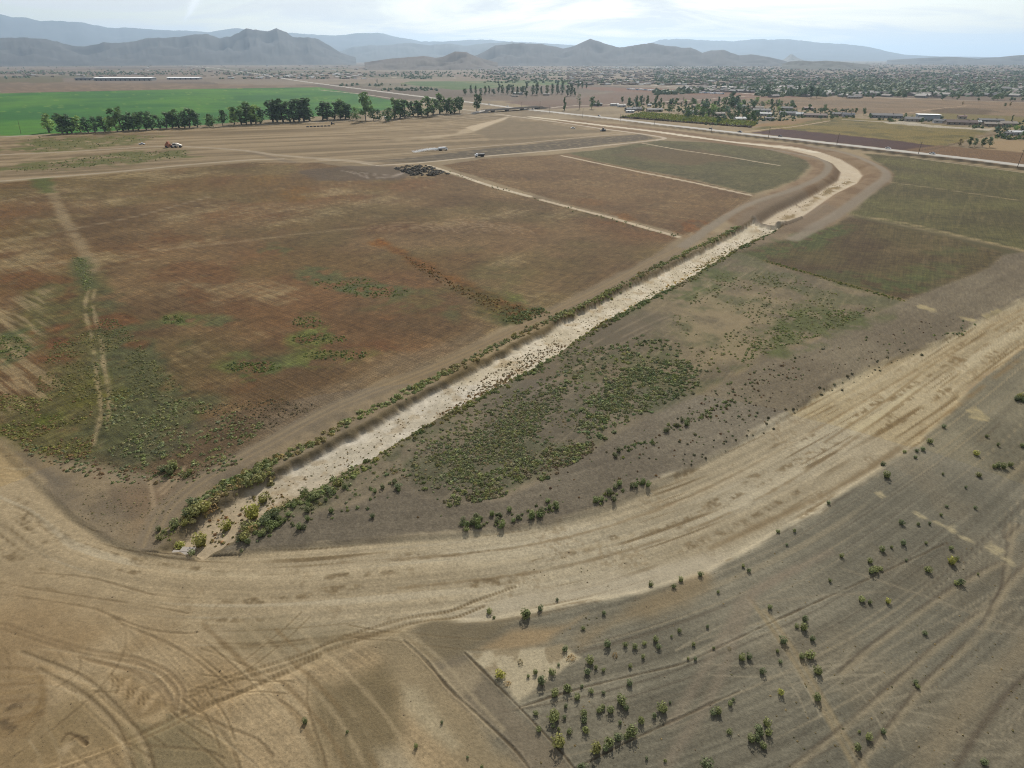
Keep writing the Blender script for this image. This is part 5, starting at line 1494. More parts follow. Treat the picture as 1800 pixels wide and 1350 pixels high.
def tree_template(kind, seed):
    """unit-height tree: trunk with limbs, crown of leaf clumps"""
    R = np.random.default_rng(seed)
    lean = R.uniform(-.06, .06, 2)
    if kind == 'tall':      # eucalyptus / poplar habit: several rising plumes
        base, width, nl, per, leaf = .14, .17, 11, 34, .040
    elif kind == 'round':
        base, width, nl, per, leaf = .26, .34, 11, 34, .055
    elif kind == 'column':
        base, width, nl, per, leaf = .06, .13, 9, 34, .042
    elif kind == 'sparse':
        base, width, nl, per, leaf = .30, .22, 9, 14, .035
    else:                   # 'bush' small garden tree
        base, width, nl, per, leaf = .12, .42, 8, 30, .07
    tubes = [((0, 0, -.02), (lean[0] * .5, lean[1] * .5, base + .15), .022, .016), ((lean[0] * .5, lean[1] * .5, base + .15), (lean[0], lean[1], .78), .016, .005)]
    cs, ns, tints = [], [], []
    for k in range(nl):
        h = base + (1 - base) * ((k + .6) / nl) * .96
        a = R.uniform(0, 6.28)
        prof = math.sin(math.pi * min(1, ((h - base) / (1 - base)) * .82 + .14)) if kind != 'column' else (1 - .8 * ((h - base) / (1 - base)) ** 2)
        rad = width * (R.uniform(.25, .75) if kind in ('tall', 'sparse') else R.uniform(.2, .6)) * (.4 + .8 * prof)
        c = np.array([lean[0] * h + rad * math.cos(a), lean[1] * h + rad * math.sin(a), h])
        rl = width * R.uniform(.42, .72) * (.5 + .6 * prof)
        tall = R.uniform(1.2, 1.9) if kind in ('tall', 'column', 'sparse') else R.uniform(.7, 1.0)
        tubes.append(((lean[0] * h * .7, lean[1] * h * .7, max(.05, h - .16)), tuple(c), .008, .003))
        d = R.normal(0, 1, (per, 3))
        d /= np.linalg.norm(d, axis=1, keepdims=True)
        q = d * (rl * R.uniform(.55, 1.0, (per, 1)))
        q[:, 2] *= tall
        p = c + q
        p[:, 2] = np.clip(p[:, 2], base * .6, 1.02)
        cs.append(p)
        ns.append(d)
        tints.append(np.full(per, R.uniform(.75, 1.3)) * R.uniform(.8, 1.2, per))
    lv, lf = leaf_tris(np.vstack(cs), np.vstack(ns), leaf, R)
    tt = np.repeat(np.concatenate(tints), 3)
    return join_tubes("trunk", tubes), lv, lf, tt


TT = {k: [tree_template(k, 600 + 20 * i + j) for j in range(5)] for i, k in enumerate(('tall', 'round', 'column', 'sparse', 'bush'))}
_tm = {}
TINTS = {'dark': (62, 78, 48), 'mid': (76, 94, 54), 'light': (104, 120, 66), 'grey': (84, 96, 72), 'blue': (68, 84, 66), 'brown': (104, 94, 66)}


def tree(px, py, top, kind, tint, label, group, wide=1.0, cat="tree", k=None):
    x, y = at(px, py)
    h = max(2.0, .93 * (py - top) * dist_at(py) / FPX / math.cos(math.radians(3)))
    R = random.Random(int(px * 31 + py * 17))
    k = R.randrange(5) if k is None else k
    key = (kind, k, tint)
    if key not in _tm:
        tr, lv, lf, tt = TT[kind][k]
        m = mesh_np("crown", lv, lf, albedo(TINTS[tint])[None] * tt[:, None])
        m.materials.append(M_LEAF)
        _tm[key] = (tr, m)
    tr, cr = _tm[key]
    e = link("tree", None)
    e.location = (x, y, float(height(np.array([x]), np.array([y]))[0]))
    e.rotation_euler = (0, 0, R.uniform(0, 6.28))
    e.scale = (h * wide * R.uniform(.92, 1.1), h * wide * R.uniform(.92, 1.1), h)
    link("trunk", tr, e)
    link("crown", cr, e)
    tag(e, label, cat, group)
    return e


ROW = [(87, 233, 201, 'light'), (110, 235, 201, 'dark'), (119, 235, 203, 'mid'), (127, 234, 202, 'dark'), (143, 233, 205, 'light'), (156, 233, 207, 'dark'), (167, 233, 206, 'dark'), (185, 232, 205, 'dark'), (195, 231, 207, 'light'), (207, 231, 206, 'light'), (217, 230, 189, 'mid'), (227, 230, 203, 'dark'), (234, 229, 198, 'dark'), (244, 229, 200, 'mid'), (258, 228, 197, 'dark'), (268, 228, 197, 'dark'), (282, 227, 203, 'dark'), (293, 226, 198, 'dark'),
       (303, 226, 199, 'dark'), (315, 225, 194, 'mid'), (325, 225, 196, 'dark'), (333, 225, 191, 'dark'), (347, 224, 198, 'dark'), (367, 223, 201, 'mid'), (375, 223, 204, 'mid'), (392, 222, 194, 'dark'), (412, 219, 190, 'light'), (425, 219, 187, 'mid'), (433, 219, 188, 'mid'), (442, 218, 181, 'mid'), (450, 218, 186, 'light'), (458, 217, 188, 'dark'), (480, 215, 177, 'dark'), (488, 215, 180, 'dark'), (498, 215, 176, 'dark'), (511, 215, 180, 'dark'), (517, 214, 177, 'dark'), (526, 214, 176, 'dark'), (535, 214, 175, 'dark'), (545, 213, 175, 'dark'),
       (567, 211, 180, 'dark'), (575, 211, 181, 'dark'), (588, 210, 180, 'dark'), (598, 210, 176, 'mid'), (607, 209, 180, 'dark'), (614, 209, 184, 'dark'), (626, 211, 190, 'mid'), (643, 212, 165, 'mid'), (657, 212, 192, 'dark'), (668, 212, 193, 'dark'), (683, 213, 190, 'dark'), (693, 209, 174, 'mid'), (703, 208, 176, 'mid'), (712, 207, 177, 'dark'), (727, 204, 179, 'dark'), (735, 204, 178, 'dark'), (742, 204, 178, 'mid'), (752, 205, 171, 'mid'), (761, 202, 174, 'mid'), (773, 200, 166, 'mid'), (784, 200, 176, 'dark'), (792, 200, 173, 'mid'), (799, 199, 174, 'mid'), (808, 199, 171, 'dark'), (838, 197, 166, 'dark')]
ROWSPEC = {87: "pale leaning tree at the left end of the tree row", 217: "tallest ragged tree in the left part of the row along the green crop", 643: "tall pale tree standing above its neighbours in the row", 838: "dark round tree alone at the right end of the row by the bridge", 808: "dense dark tree next to last in the row near the bridge", 412: "pale airy tree in a gap of the row along the crop", 392: "dark round topped tree just left of the pale airy one in the row", 282: "short dark tree among taller ones in the left half of the row",
           143: "slim pale green tree among dark ones near the left end of the row", 110: "dark tree leaning left near the left end of the row", 458: "last tree before the gap in the middle of the row", 480: "first tree right of the gap in the middle of the row"}
def nth(n):
    return "%d%s" % (n, 'th' if 10 <= n % 100 <= 20 else {1: 'st', 2: 'nd', 3: 'rd'}.get(n % 10, 'th'))


for row_i, (px, py, tp, tn) in enumerate(ROW):
    kd = 'tall' if (py - tp) > 24 else 'bush'
    if px in (838, 808, 392, 643):
        kd = 'round'
    lab = ROWSPEC.get(px)
    if lab is None:
        lab = "%s tree, %s from the left end of the row along the green crop" % ({'dark': 'dark green', 'mid': 'mid green', 'light': 'pale green'}[tn], nth(row_i + 1))
    tree(px, py, tp, kd, tn, lab, "row of trees along the green crop", wide=2.2 if kd == 'tall' else (1.0 if kd == 'round' else 1.2), k=None)

# grove across the highway
GROVE = [(818, 167, 156, 'round', 'dark'), (828, 165, 150, 'tall', 'blue'), (836, 166, 151, 'tall', 'blue'), (846, 169, 155, 'tall', 'blue'), (853, 166, 152, 'tall', 'dark'), (860, 165, 151, 'column', 'blue'), (868, 167, 157, 'round', 'blue'), (876, 163, 147, 'tall', 'blue'), (884, 165, 150, 'tall', 'dark'), (892, 166, 151, 'tall', 'blue'), (902, 167, 150, 'tall', 'blue'), (910, 167, 152, 'tall', 'blue'), (918, 166, 152, 'round', 'blue'), (925, 171, 160, 'round', 'dark'), (936, 167, 150, 'tall', 'blue'), (944, 167, 145, 'tall', 'blue'),
                                          (952, 166, 152, 'tall', 'blue'), (962, 166, 150, 'tall', 'dark'), (970, 166, 148, 'tall', 'blue'), (980, 165, 146, 'tall', 'blue'), (988, 165, 145, 'tall', 'blue'), (997, 169, 150, 'tall', 'blue'), (1003, 168, 148, 'tall', 'blue'), (1011, 169, 155, 'tall', 'dark'), (1016, 156, 141, 'tall', 'blue'), (1024, 155, 144, 'tall', 'dark'), (1031, 155, 146, 'tall', 'dark'), (924, 160, 145, 'tall', 'blue'), (895, 161, 149, 'round', 'blue')]
for i, (px, py, tp, kd, tn) in enumerate(GROVE):
    tree(px, py, tp, kd, tn, "%s tree in the dark grove across the highway, %s from its left end" % ({'dark': 'dark', 'blue': 'bluish'}[tn], nth(sum(1 for q in GROVE if q[0] < px) + 1)), "dark grove across the highway", wide=1.3)
for px, py, tp, kd, tn, lab in [(992, 194, 171, 'column', 'dark', "narrow dark cypress alone across the highway"), (1018, 192, 165, 'sparse', 'grey', "thin half bare tree across the highway"), (1040, 192, 171, 'round', 'grey', "round grey green tree right of the thin half bare one"), (1052, 187, 177, 'bush', 'dark', "small dark tree beside the low grey shed"), (663, 146, 139, 'column', 'blue', "tiny lone cypress on the plain left of the grove"),
                                (1778, 213, 202, 'column', 'dark', "dark cypress at the right end of the house row"), (1766, 188, 181, 'round', 'dark', "dark tree of the pair on the tan field"), (1775, 187, 180, 'round', 'brown', "brownish tree of the pair on the tan field"), (1692, 184, 179, 'bush', 'brown', "lone small tree on the dirt track in the tan field"),
                                (1687, 256, 244, 'bush', 'brown', "brownish leaning tree at the left end of the small row"), (1703, 258, 241, 'round', 'dark', "large dark tree second in the small row beside the highway"), (1713, 258, 243, 'round', 'grey', "grey tree in the middle of the small row"), (1726, 259, 242, 'round', 'dark', "dark tree fourth in the small row"), (1739, 259, 241, 'round', 'grey', "slanting tree at the right end of the small row"),
                                (1094, 181, 170, 'round', 'dark', "round dark tree left of the farm sheds grove"), (1107, 183, 172, 'round', 'dark', "broad dark tree beside the farm sheds"), (1119, 184, 168, 'column', 'dark', "pointed dark tree behind the farm sheds"), (1128, 184, 168, 'tall', 'blue', "tall bluish tree behind the farm sheds"), (1137, 184, 168, 'tall', 'dark', "tall dark tree near the pale shed roof"), (1122, 189, 179, 'round', 'light', "light green round tree in front of the dark ones by the sheds"),
                                (1152, 190, 167, 'column', 'dark', "tallest dark column tree by the grove"), (1160, 191, 172, 'column', 'dark', "dark column tree right of the tallest one"), (1176, 199, 184, 'round', 'dark', "dark round tree at the back of the light green orchard"), (1192, 199, 187, 'round', 'dark', "dark palm like tree at the back of the orchard"), (1201, 180, 170, 'sparse', 'dark', "thin palm standing above the garden trees"), (1187, 186, 174, 'sparse', 'dark', "tall thin palm beside the pink roof"),
                                (1285, 185, 162, 'round', 'blue', "very large bluish tree above the gardens"), (1296, 186, 168, 'round', 'blue', "large bluish tree beside the very large one"), (1323, 192, 178, 'round', 'dark', "dark round tree at the corner of the tan field"), (1322, 212, 195, 'round', 'dark', "big dark round tree in front of the houses"), (1298, 206, 194, 'round', 'mid', "mid green tree left of the big dark round one"), (1460, 211, 200, 'round', 'grey', "grey green tree in front of the house row"),
                                (1503, 200, 190, 'round', 'dark', "dark tree at the left of the pair beside the long grey house"), (1518, 203, 190, 'round', 'dark', "dark tree at the right of the pair beside the long grey house"), (1529, 208, 199, 'bush', 'dark', "dark shrubby tree at the end of the long grey house"), (1620, 217, 207, 'round', 'dark', "dark tree in front of the white roofed barn"), (1709, 215, 209, 'bush', 'mid', "small green tree behind the long brown roof"), (1753, 224, 215, 'sparse', 'mid', "palm by the pale wall at the right")]:
    tree(px, py, tp, kd, tn, lab, "trees near the houses", wide=1.25 if kd in ('column', 'tall') else 1.0)
# garden trees among the houses
Rg = random.Random(5)
GARD = [(1205, 182, 1310, 207, 42, 12), (1320, 181, 1395, 190, 18, 8), (1310, 196, 1380, 213, 15, 8), (1240, 206, 1330, 219, 15, 7), (1370, 190, 1480, 202, 15, 7), (1540, 204, 1640, 213, 9, 5), (1750, 228, 1800, 246, 14, 8), (1165, 181, 1205, 191, 9, 8), (1400, 204, 1480, 211, 7, 5), (1100, 178, 1165, 192, 8, 9)]
for (x0, y0, x1, y1, n_, hh_) in GARD:
    for _ in range(n_):
        px, py = Rg.uniform(x0, x1), Rg.uniform(y0, y1)
        tn = Rg.choice(['dark', 'mid', 'blue', 'dark', 'light'])
        lab = "%s garden tree among the roofs %s" % ({'dark': 'dark green', 'mid': 'mid green', 'blue': 'bluish', 'light': 'light green'}[tn], "behind the orchard" if px < 1300 else "at the left end of the house row" if px < 1400 else "in the middle of the house row" if px < 1480 else "near the barn" if px < 1700 else "at the right edge")
        tree(px, py, py - hh_ * Rg.uniform(.7, 1.35), Rg.choice(['round', 'round', 'bush', 'tall']), tn, lab, "garden trees among the houses", wide=1.45)
# wooded front edge of the town
for k in range(36):
    px = Rg.uniform(1300, 1800)
    py = 168 + (px - 1300) * .022 - Rg.random() ** 1.3 * 9
    if 1300 < px < 1330 or Rg.random() < .05:
        continue
    tn = Rg.choice(['dark', 'blue', 'blue', 'grey', 'mid'])
    tree(px, py, py - Rg.uniform(5, 11), Rg.choice(['round', 'round', 'tall']), tn, "%s tree in the wooded front of the town, %s" % ({'dark': 'dark', 'blue': 'bluish', 'grey': 'greyish', 'mid': 'green'}[tn], "left of the tan field" if px < 1450 else "above the tan field" if px < 1650 else "toward the right edge"), "wooded front of the town", wide=1.6)
for px, py, tp in ((1400, 169, 148), (1425, 173, 152), (1435, 172, 155), (1345, 167, 150), (1350, 166, 148), (1415, 170, 155), (1388, 168, 154)):
    tree(px, py, tp, 'tall' if tp < 150 else 'round', 'blue', "tall bluish tree rising above the front of the town", "wooded front of the town", wide=1.1)

# far trees that read as one mass, and the orchard
def blob_template(seed):
    R = np.random.default_rng(seed)
    v = [(math.cos(a), math.sin(a), 0.) for a in np.linspace(0, 2 * math.pi, 6)[:-1]] + [(.7 * math.cos(a + .6), .7 * math.sin(a + .6), .75) for a in np.linspace(0, 2 * math.pi, 6)[:-1]] + [(0, 0, 1.15)]
    v = np.array(v) * R.uniform(.75, 1.2, (11, 1))
    f = []
    for k in range(5):
        f += [(k, (k + 1) % 5, 5 + k), ((k + 1) % 5, 5 + (k + 1) % 5, 5 + k), (5 + k, 5 + (k + 1) % 5, 10)]
    return v, np.array(f), R.uniform(.8, 1.2, 11)


dvt = [blob_template(700 + k) for k in range(5)]
far_t = []
Rf = np.random.default_rng(77)


def town_band(n, x0, x1, y0, y1, rlo, rhi, cols, thr=.4, sc=260):
    for _ in range(n):
        py = y0 + (y1 - y0) * Rf.random() ** .8
        px = Rf.uniform(x0, x1)
        x, y = at(px, py)
        if fbm(np.array([x]), np.array([y]), sc, 3, 88)[0] < thr:
            continue
        c = cols[int(Rf.integers(len(cols)))]
        far_t.append((x, y, Rf.uniform(rlo, rhi), c))


TC = [(76, 88, 64), (84, 94, 70), (70, 82, 64), (94, 98, 72)]  # foliage lightened and greyed, distance haze mixed into the colour
town_band(7600, 1150, 1980, 108, 167, 3.0, 8.5, TC, thr=.44, sc=170)
town_band(1800, 1330, 1980, 140, 170, 3.5, 7, TC, thr=.30)
town_band(1500, 820, 1250, 112, 146, 3.0, 6.0, TC, thr=.52)
town_band(1300, -150, 620, 107, 139, 3.5, 7, TC, thr=.56, sc=420)
town_band(500, 640, 900, 112, 135, 3.5, 6.5, TC, thr=.5)
for px, py, n_, wpx in ((735, 137, 60, 24), (655, 150, 20, 60), (1290, 160, 60, 50), (780, 130, 50, 60), (60, 128, 120, 90), (230, 130, 60, 60), (720, 158, 40, 50)):
    for _ in range(n_):
        x, y = at(px + Rf.uniform(-wpx, wpx), py + Rf.uniform(-2, 2))
        far_t.append((x, y, Rf.uniform(3, 6), TC[int(Rf.integers(4))]))
join_instances("distant_trees", far_t, dvt, "far trees of the town melting into haze", M_LEAF)
gs = []
for (x0, y0, x1, y1, n_) in ((1100, 180, 1200, 197, 110), (1200, 182, 1320, 212, 380), (1310, 182, 1400, 213, 190), (1390, 192, 1500, 207, 130), (1540, 206, 1660, 214, 70), (1700, 214, 1800, 226, 60), (1750, 230, 1800, 246, 70), (1240, 208, 1330, 221, 70)):
    for _ in range(n_):
        x, y = at(Rf.uniform(x0, x1), Rf.uniform(y0, y1))
        gs.append((x, y, Rf.uniform(1.0, 3.2), [(62, 76, 48), (74, 86, 54), (56, 70, 50), (92, 100, 58)][int(Rf.integers(4))]))
join_instances("garden_shrubbery", gs, SMALL, "hedges and shrubbery filling the gardens between the houses", M_LEAF)
orch = []
O0, O1, O2, O3 = (np.array(at(*p)) for p in ((1092, 207), (1318, 224), (1330, 216), (1130, 198)))
for a_ in np.linspace(0, 1, 64):
    for b_ in np.linspace(0, 1, 11):
        p = (O0 * (1 - a_) + O1 * a_) * (1 - b_) + (O3 * (1 - a_) + O2 * a_) * b_
        hedge = b_ == 0  # front row of the orchard, coloured dark brown
        orch.append((p[0] + Rf.uniform(-.6, .6), p[1] + Rf.uniform(-.6, .6), Rf.uniform(2.0, 2.7) * (1.15 if hedge else 1), (84, 74, 62) if hedge else [(112, 120, 54), (104, 114, 56), (122, 122, 58)][int(Rf.integers(3))]))
join_instances("orchard", orch, SMALL, "light green orchard block behind the highway with dark front row", M_LEAF)
mounds = []
for _ in range(330):
    px, py = Rf.uniform(690, 790), Rf.uniform(289, 309)
    P_ = np.array([(690, 296), (722, 290), (752, 292), (790, 306), (765, 309), (722, 309)], float)
    if poly_sdf(P_, np.array([px]), np.array([py]))[0] < 0:
        continue
    x, y = at(px, py)
    mounds.append((x, y, Rf.uniform(.9, 1.9), [(96, 92, 82), (84, 80, 70), (110, 104, 92)][int(Rf.integers(3))]))
join_instances("rock_heaps", mounds, [bush_template(800 + k, 0, .1, core=1.0, squash=.7) if False else bush_template(800 + k, 1, .2, core=1.0, squash=.65) for k in range(4)], "dark heaps of dumped rock and soil at the corner of the brown field", M_EARTH)


# ------------------------------------------------------------------ solids for buildings and vehicles
class MB:
    def __init__(self):
        self.v, self.f = [], []

    def add(self, vs, fs):
        o = len(self.v)
        self.v += [tuple(p) for p in vs]
        self.f += [tuple(i + o for i in f) for f in fs]
        return self

    def box(self, c, s, taper=1.0):
        x, y, z = c
        a, b, h = s[0] / 2, s[1] / 2, s[2] / 2
        t = taper
        vs = [(x - a, y - b, z - h), (x + a, y - b, z - h), (x + a, y + b, z - h), (x - a, y + b, z - h), (x - a * t, y - b * t, z + h), (x + a * t, y - b * t, z + h), (x + a * t, y + b * t, z + h), (x - a * t, y + b * t, z + h)]
        return self.add(vs, [(0, 3, 2, 1), (4, 5, 6, 7), (0, 1, 5, 4), (1, 2, 6, 5), (2, 3, 7, 6), (3, 0, 4, 7)])

    def prism(self, prof, y0, y1):
        """side profile in x, z pulled across y"""
        n = len(prof)
        vs = [(x, y0, z) for x, z in prof] + [(x, y1, z) for x, z in prof]
        fs = [tuple(range(n)), tuple(range(2 * n - 1, n - 1, -1))] + [(k, n + k, n + (k + 1) % n, (k + 1) % n) for k in range(n)]
        return self.add(vs, fs)

    def wheel(self, c, r, w, n=12):
        x, y, z = c
        return self.prism([(x + r * math.cos(2 * math.pi * k / n), z + r * math.sin(2 * math.pi * k / n)) for k in range(n)], y - w / 2, y + w / 2)

    def cylx(self, x0, x1, cz, ry, rz, n=14):
        vs = [(x, ry * math.cos(2 * math.pi * k / n), cz + rz * math.sin(2 * math.pi * k / n)) for x in (x0, x1) for k in range(n)]
        fs = [tuple(range(n)), tuple(range(2 * n - 1, n - 1, -1))] + [(k, n + k, n + (k + 1) % n, (k + 1) % n) for k in range(n)]
        return self.add(vs, fs)

    def build(self, name, mat, parent=None):
        me = bpy.data.meshes.new(name)
        me.from_pydata(self.v, [], self.f)
        me.update()
        import bmesh
        bm = bmesh.new()
        bm.from_mesh(me)
        bmesh.ops.recalc_face_normals(bm, faces=bm.faces)
        bm.to_mesh(me)
        bm.free()
        me.materials.append(mat)
        return link(name, me, parent)


_pm = {}


def paint_mat(name, rgb, rough=.6):
    if name not in _pm:
        _pm[name] = plain(name, rgb, rough, noise=.10, scale=.8)
    return _pm[name]


def empty(name, px, py, rz=0.0, lift=0.0):
    e = link(name, None)
    x, y = at(px, py)
    e.location = (x, y, float(height(np.array([x]), np.array([y]))[0]) + lift)
    e.rotation_euler = (0, 0, rz)
    return e


ROOFS = {'grey': (.11, .105, .10), 'brown': (.11, .075, .06), 'tan': (.20, .165, .13), 'white': (.5, .5, .48), 'pink': (.19, .115, .09), 'slate': (.08, .085, .095)}
WALLS = {'cream': (.34, .30, .24), 'white': (.42, .41, .39), 'tan': (.25, .2, .15), 'grey': (.2, .2, .195)}


def house(px, py, w, d, h, rise, rz, wall, roof, label, name="house", cat="house", group="houses beyond the highway"):
    e = empty(name, px, py, rz)
    MB().prism([(-d / 2, -.3), (d / 2, -.3), (d / 2, h), (0, h + rise * .97), (-d / 2, h)], -w / 2, w / 2).build("wall", paint_mat("wall_" + wall, WALLS[wall], .85), e).rotation_euler = (0, 0, math.pi / 2)
    ov = .5
    th = .18
    rm = MB()
    k = rise / (d / 2)
    for sg in (-1, 1):
        rm.add([(-w / 2 - ov, sg * (d / 2 + ov), h - k * ov), (w / 2 + ov, sg * (d / 2 + ov), h - k * ov), (w / 2 + ov, 0, h + rise + .03), (-w / 2 - ov, 0, h + rise + .03),
                (-w / 2 - ov, sg * (d / 2 + ov), h - k * ov + th), (w / 2 + ov, sg * (d / 2 + ov), h - k * ov + th), (w / 2 + ov, 0, h + rise + th), (-w / 2 - ov, 0, h + rise + th)],
               [(0, 3, 2, 1), (4, 5, 6, 7), (0, 1, 5, 4), (1, 2, 6, 5), (2, 3, 7, 6), (3, 0, 4, 7)])
    rf = rm.build("roof", paint_mat("roof_" + roof, ROOFS[roof], .8), e)
    if cat == "house":
        MB().box((w * .22, 0, h + rise + .4), (.9, .9, 1.2)).build("chimney", paint_mat("wall_tan", WALLS['tan']), rf)
    n = max(2, int(w / 5))
    for q in range(n):
        x = -w / 2 + (q + .5) * w / n
        if q == n // 2:
            MB().box((x, -d / 2 - .02, 1.05), (1.1, .08, 2.1)).build("door", paint_mat("door_brown", (.12, .07, .05)), e)
        else:
            MB().box((x, -d / 2 - .02, 1.6), (1.6, .08, 1.2)).build("window", M_GLASS, e)
    tag(e, label, cat, group)
    return e


HS = [(1300, 190, 18, 10, 3, 2, .3, 'tan', 'grey', "grey roofed house behind the garden trees"), (1330, 192, 20, 10, 3, 2, -.2, 'cream', 'tan', "tan roofed house beside the dark corner tree"), (1338, 197, 26, 11, 3, 2, -.2, 'white', 'grey', "wide grey roofed house with pale wall in the left cluster"), (1345, 203, 16, 8, 3, 1, -.2, 'white', 'white', "small white roofed building right of the big dark tree"), (1380, 193, 22, 10, 3, 2, -.3, 'cream', 'grey', "grey house at the edge of the tan field"),
      (1385, 202, 24, 11, 3, 2, -.25, 'white', 'slate', "slate roofed house in the middle of the row"), (1404, 204, 10, 8, 3, 2, -.2, 'white', 'white', "small white shed in the house row"), (1432, 206, 30, 11, 3, 2, -.3, 'tan', 'brown', "long brown roofed house in the middle of the row"), (1420, 193, 14, 9, 3, 1.5, -.3, 'tan', 'pink', "small reddish shed at the back of the row"), (1474, 204, 18, 10, 3, 2, -.3, 'cream', 'grey', "grey house just left of the tree pair"), (1490, 205, 16, 9, 3, 2, -.2, 'white', 'slate', "slate roofed house below the tree pair"), (1300, 212, 14, 9, 3, 1.5, .1, 'white', 'white', "pale low shed in front of the big dark tree"), (1352, 211, 12, 6, 2.6, 1, -.1, 'white', 'grey', "small pale trailer left of the dirt patch"),
      (1556, 207, 40, 12, 3.4, 2.2, -.3, 'grey', 'grey', "long low grey house left of the barn"), (1605, 213, 22, 11, 3.2, 2, -.3, 'cream', 'grey', "grey roofed house in front of the barn"), (1650, 216, 14, 9, 3, 1.6, -.3, 'white', 'grey', "small pale house right of the barn"), (1688, 219, 34, 12, 3, 2.6, -.3, 'tan', 'brown', "long dark brown roofed house in the right cluster"), (1690, 209, 10, 7, 3.4, 1.2, -.3, 'cream', 'pink', "small reddish shed behind the long brown roof"), (1717, 218, 7, 6, 3, 1.2, -.2, 'white', 'white', "small white building right of the long brown roof"), (1740, 215, 28, 10, 3, 1.6, -.3, 'grey', 'grey', "flat grey roofed house at the right of the cluster"), (1742, 222, 18, 10, 3, 1.8, -.3, 'tan', 'tan', "tan house behind the palm"), (1770, 221, 18, 11, 3, 2, -.2, 'tan', 'tan', "tan house near the right edge"), (1785, 237, 18, 8, 3, 1.2, -.1, 'white', 'white', "white roofed building at the right edge"), (1772, 238, 8, 6, 2.6, 1, -.1, 'white', 'grey', "small pale shed beside the white roofed building"),
      (1080, 186, 14, 7, 3, .6, .05, 'white', 'white', "white roofed shed left of two by the farm"), (1092, 188, 14, 7, 3, .6, .05, 'white', 'white', "white roofed shed right of two by the farm"), (1050, 186, 16, 8, 3, 1.5, .1, 'grey', 'grey', "low grey shed by the side road"), (1108, 195, 16, 10, 3, 2, .3, 'grey', 'slate', "slate roofed house at the orchard corner"), (1120, 194, 14, 9, 3, 2, -.4, 'grey', 'grey', "grey gabled house behind the orchard corner"), (1150, 196, 24, 10, 3, 1.6, .1, 'cream', 'grey', "long grey house behind the orchard"), (1107, 198, 12, 6, 2.6, .6, .1, 'white', 'white', "white flat roof in front of the slate house"), (1141, 187, 6, 5, 3, 1, .2, 'white', 'white', "small white hut before the dark trees"), (1225, 189, 18, 10, 3, 2, -.1, 'cream', 'pink', "reddish roofed house behind the orchard"), (1215, 199, 20, 10, 3, 1.8, .1, 'cream', 'pink', "pinkish roofed house at the back of the orchard"),
      (1262, 203, 18, 9, 3, 1.6, .1, 'cream', 'tan', "tan roofed house right of the orchard"), (1212, 199.5, 12, 8, 3, 1.4, .2, 'white', 'grey', "pale shed beside the pinkish roof"), (910, 166, 22, 8, 3, 1, .1, 'white', 'white', "pale shed inside the dark grove"), (960, 168, 14, 7, 3, 1, .1, 'cream', 'grey', "small pale shed at the grove edge"), (905, 170, 14, 6, 2.6, .8, .1, 'cream', 'tan', "low tan shed in front of the grove"), (1500, 173, 26, 11, 3.2, 2, -.1, 'cream', 'grey', "grey house at the corner of the tan field and town"), (682, 209, 10, 5, 3, .5, .2, 'white', 'white', "white trailer among the trees of the row")]
for a in HS:
    house(*a)
b = empty("barn", 1629, 211, -.28)
MB().box((0, 0, 3.4), (26, 14, 7)).build("wall", paint_mat("wall_bluegrey", (.30, .34, .38), .8), b)
MB().box((0, -.6, 7.2), (27.4, 16.4, .35)).build("roof", M_WHITE, b)
for q in range(3):
    MB().box((-8 + 8 * q, -7.03, 2.2), (4.2, .1, 4.4)).build("door", M_STEEL, b)
tag(b, "tall barn with bright white flat roof above the weedy field", "barn")

# warehouses far left
for (px, py, w, d, h, lab, nb) in ((221, 141.5, 205, 40, 9, "long white roofed warehouse beyond the green crop", 12), (325, 139.5, 120, 34, 6, "long low white roofed sheds right of the warehouse", 6), (150, 141, 60, 26, 7, "dark low plant building left of the white warehouse", 4)):
    b = empty("warehouse", px, py, .05)
    dark = nb == 4
    MB().box((0, 0, h / 2 - .3), (w, d, h)).build("wall", paint_mat("wall_grey", WALLS['grey'], .8), b)
    MB().prism([(-d / 2 - 1, h - .3), (d / 2 + 1, h - .3), (d / 2 + 1, h), (0, h + 2), (-d / 2 - 1, h)], -w / 2 - 1, w / 2 + 1).build("roof", paint_mat("roof_slate", ROOFS['slate']) if dark else M_WHITE, b).rotation_euler = (0, 0, math.pi / 2)
    for q in range(nb):
        MB().box((-w / 2 + (q + .5) * w / nb, -d / 2 - .05, 2.4), (4.5, .2, 4.8)).build("door", M_GLASS, b)
    tag(b, lab, "warehouse")

# town houses: the nearest ones singly, the rest as a mass
TW = [paint_mat("town_wall_a", (.2, .18, .155), .85), paint_mat("town_wall_b", (.26, .24, .21), .85)]
TR = [paint_mat("town_roof_a", (.08, .065, .055), .8), paint_mat("town_roof_b", (.12, .095, .08), .8), paint_mat("town_roof_c", (.075, .075, .075), .8), paint_mat("town_roof_d", (.16, .145, .13), .7)]


def small_house_mesh(k):
    w, d, h, r = 15, 10, 3.2, 2.4
    m = MB()
    m.prism([(-d / 2, -1), (d / 2, -1), (d / 2, h), (0, h + r - .05), (-d / 2, h)], -w / 2, w / 2)
    nw = len(m.f)
    for sg in (-1, 1):
        m.add([(sg * (d / 2 + .6), -w / 2 - .6, h - .3), (sg * (d / 2 + .6), w / 2 + .6, h - .3), (0, w / 2 + .6, h + r + .1), (0, -w / 2 - .6, h + r + .1)], [(0, 1, 2, 3)])
    me = bpy.data.meshes.new("town_house")
    me.from_pydata(m.v, [], m.f)
    me.materials.append(TW[k % 2])
    me.materials.append(TR[k % 4])
    for i, p in enumerate(me.polygons):
        p.material_index = 0 if i < nw else 1
    me.update()
    return me


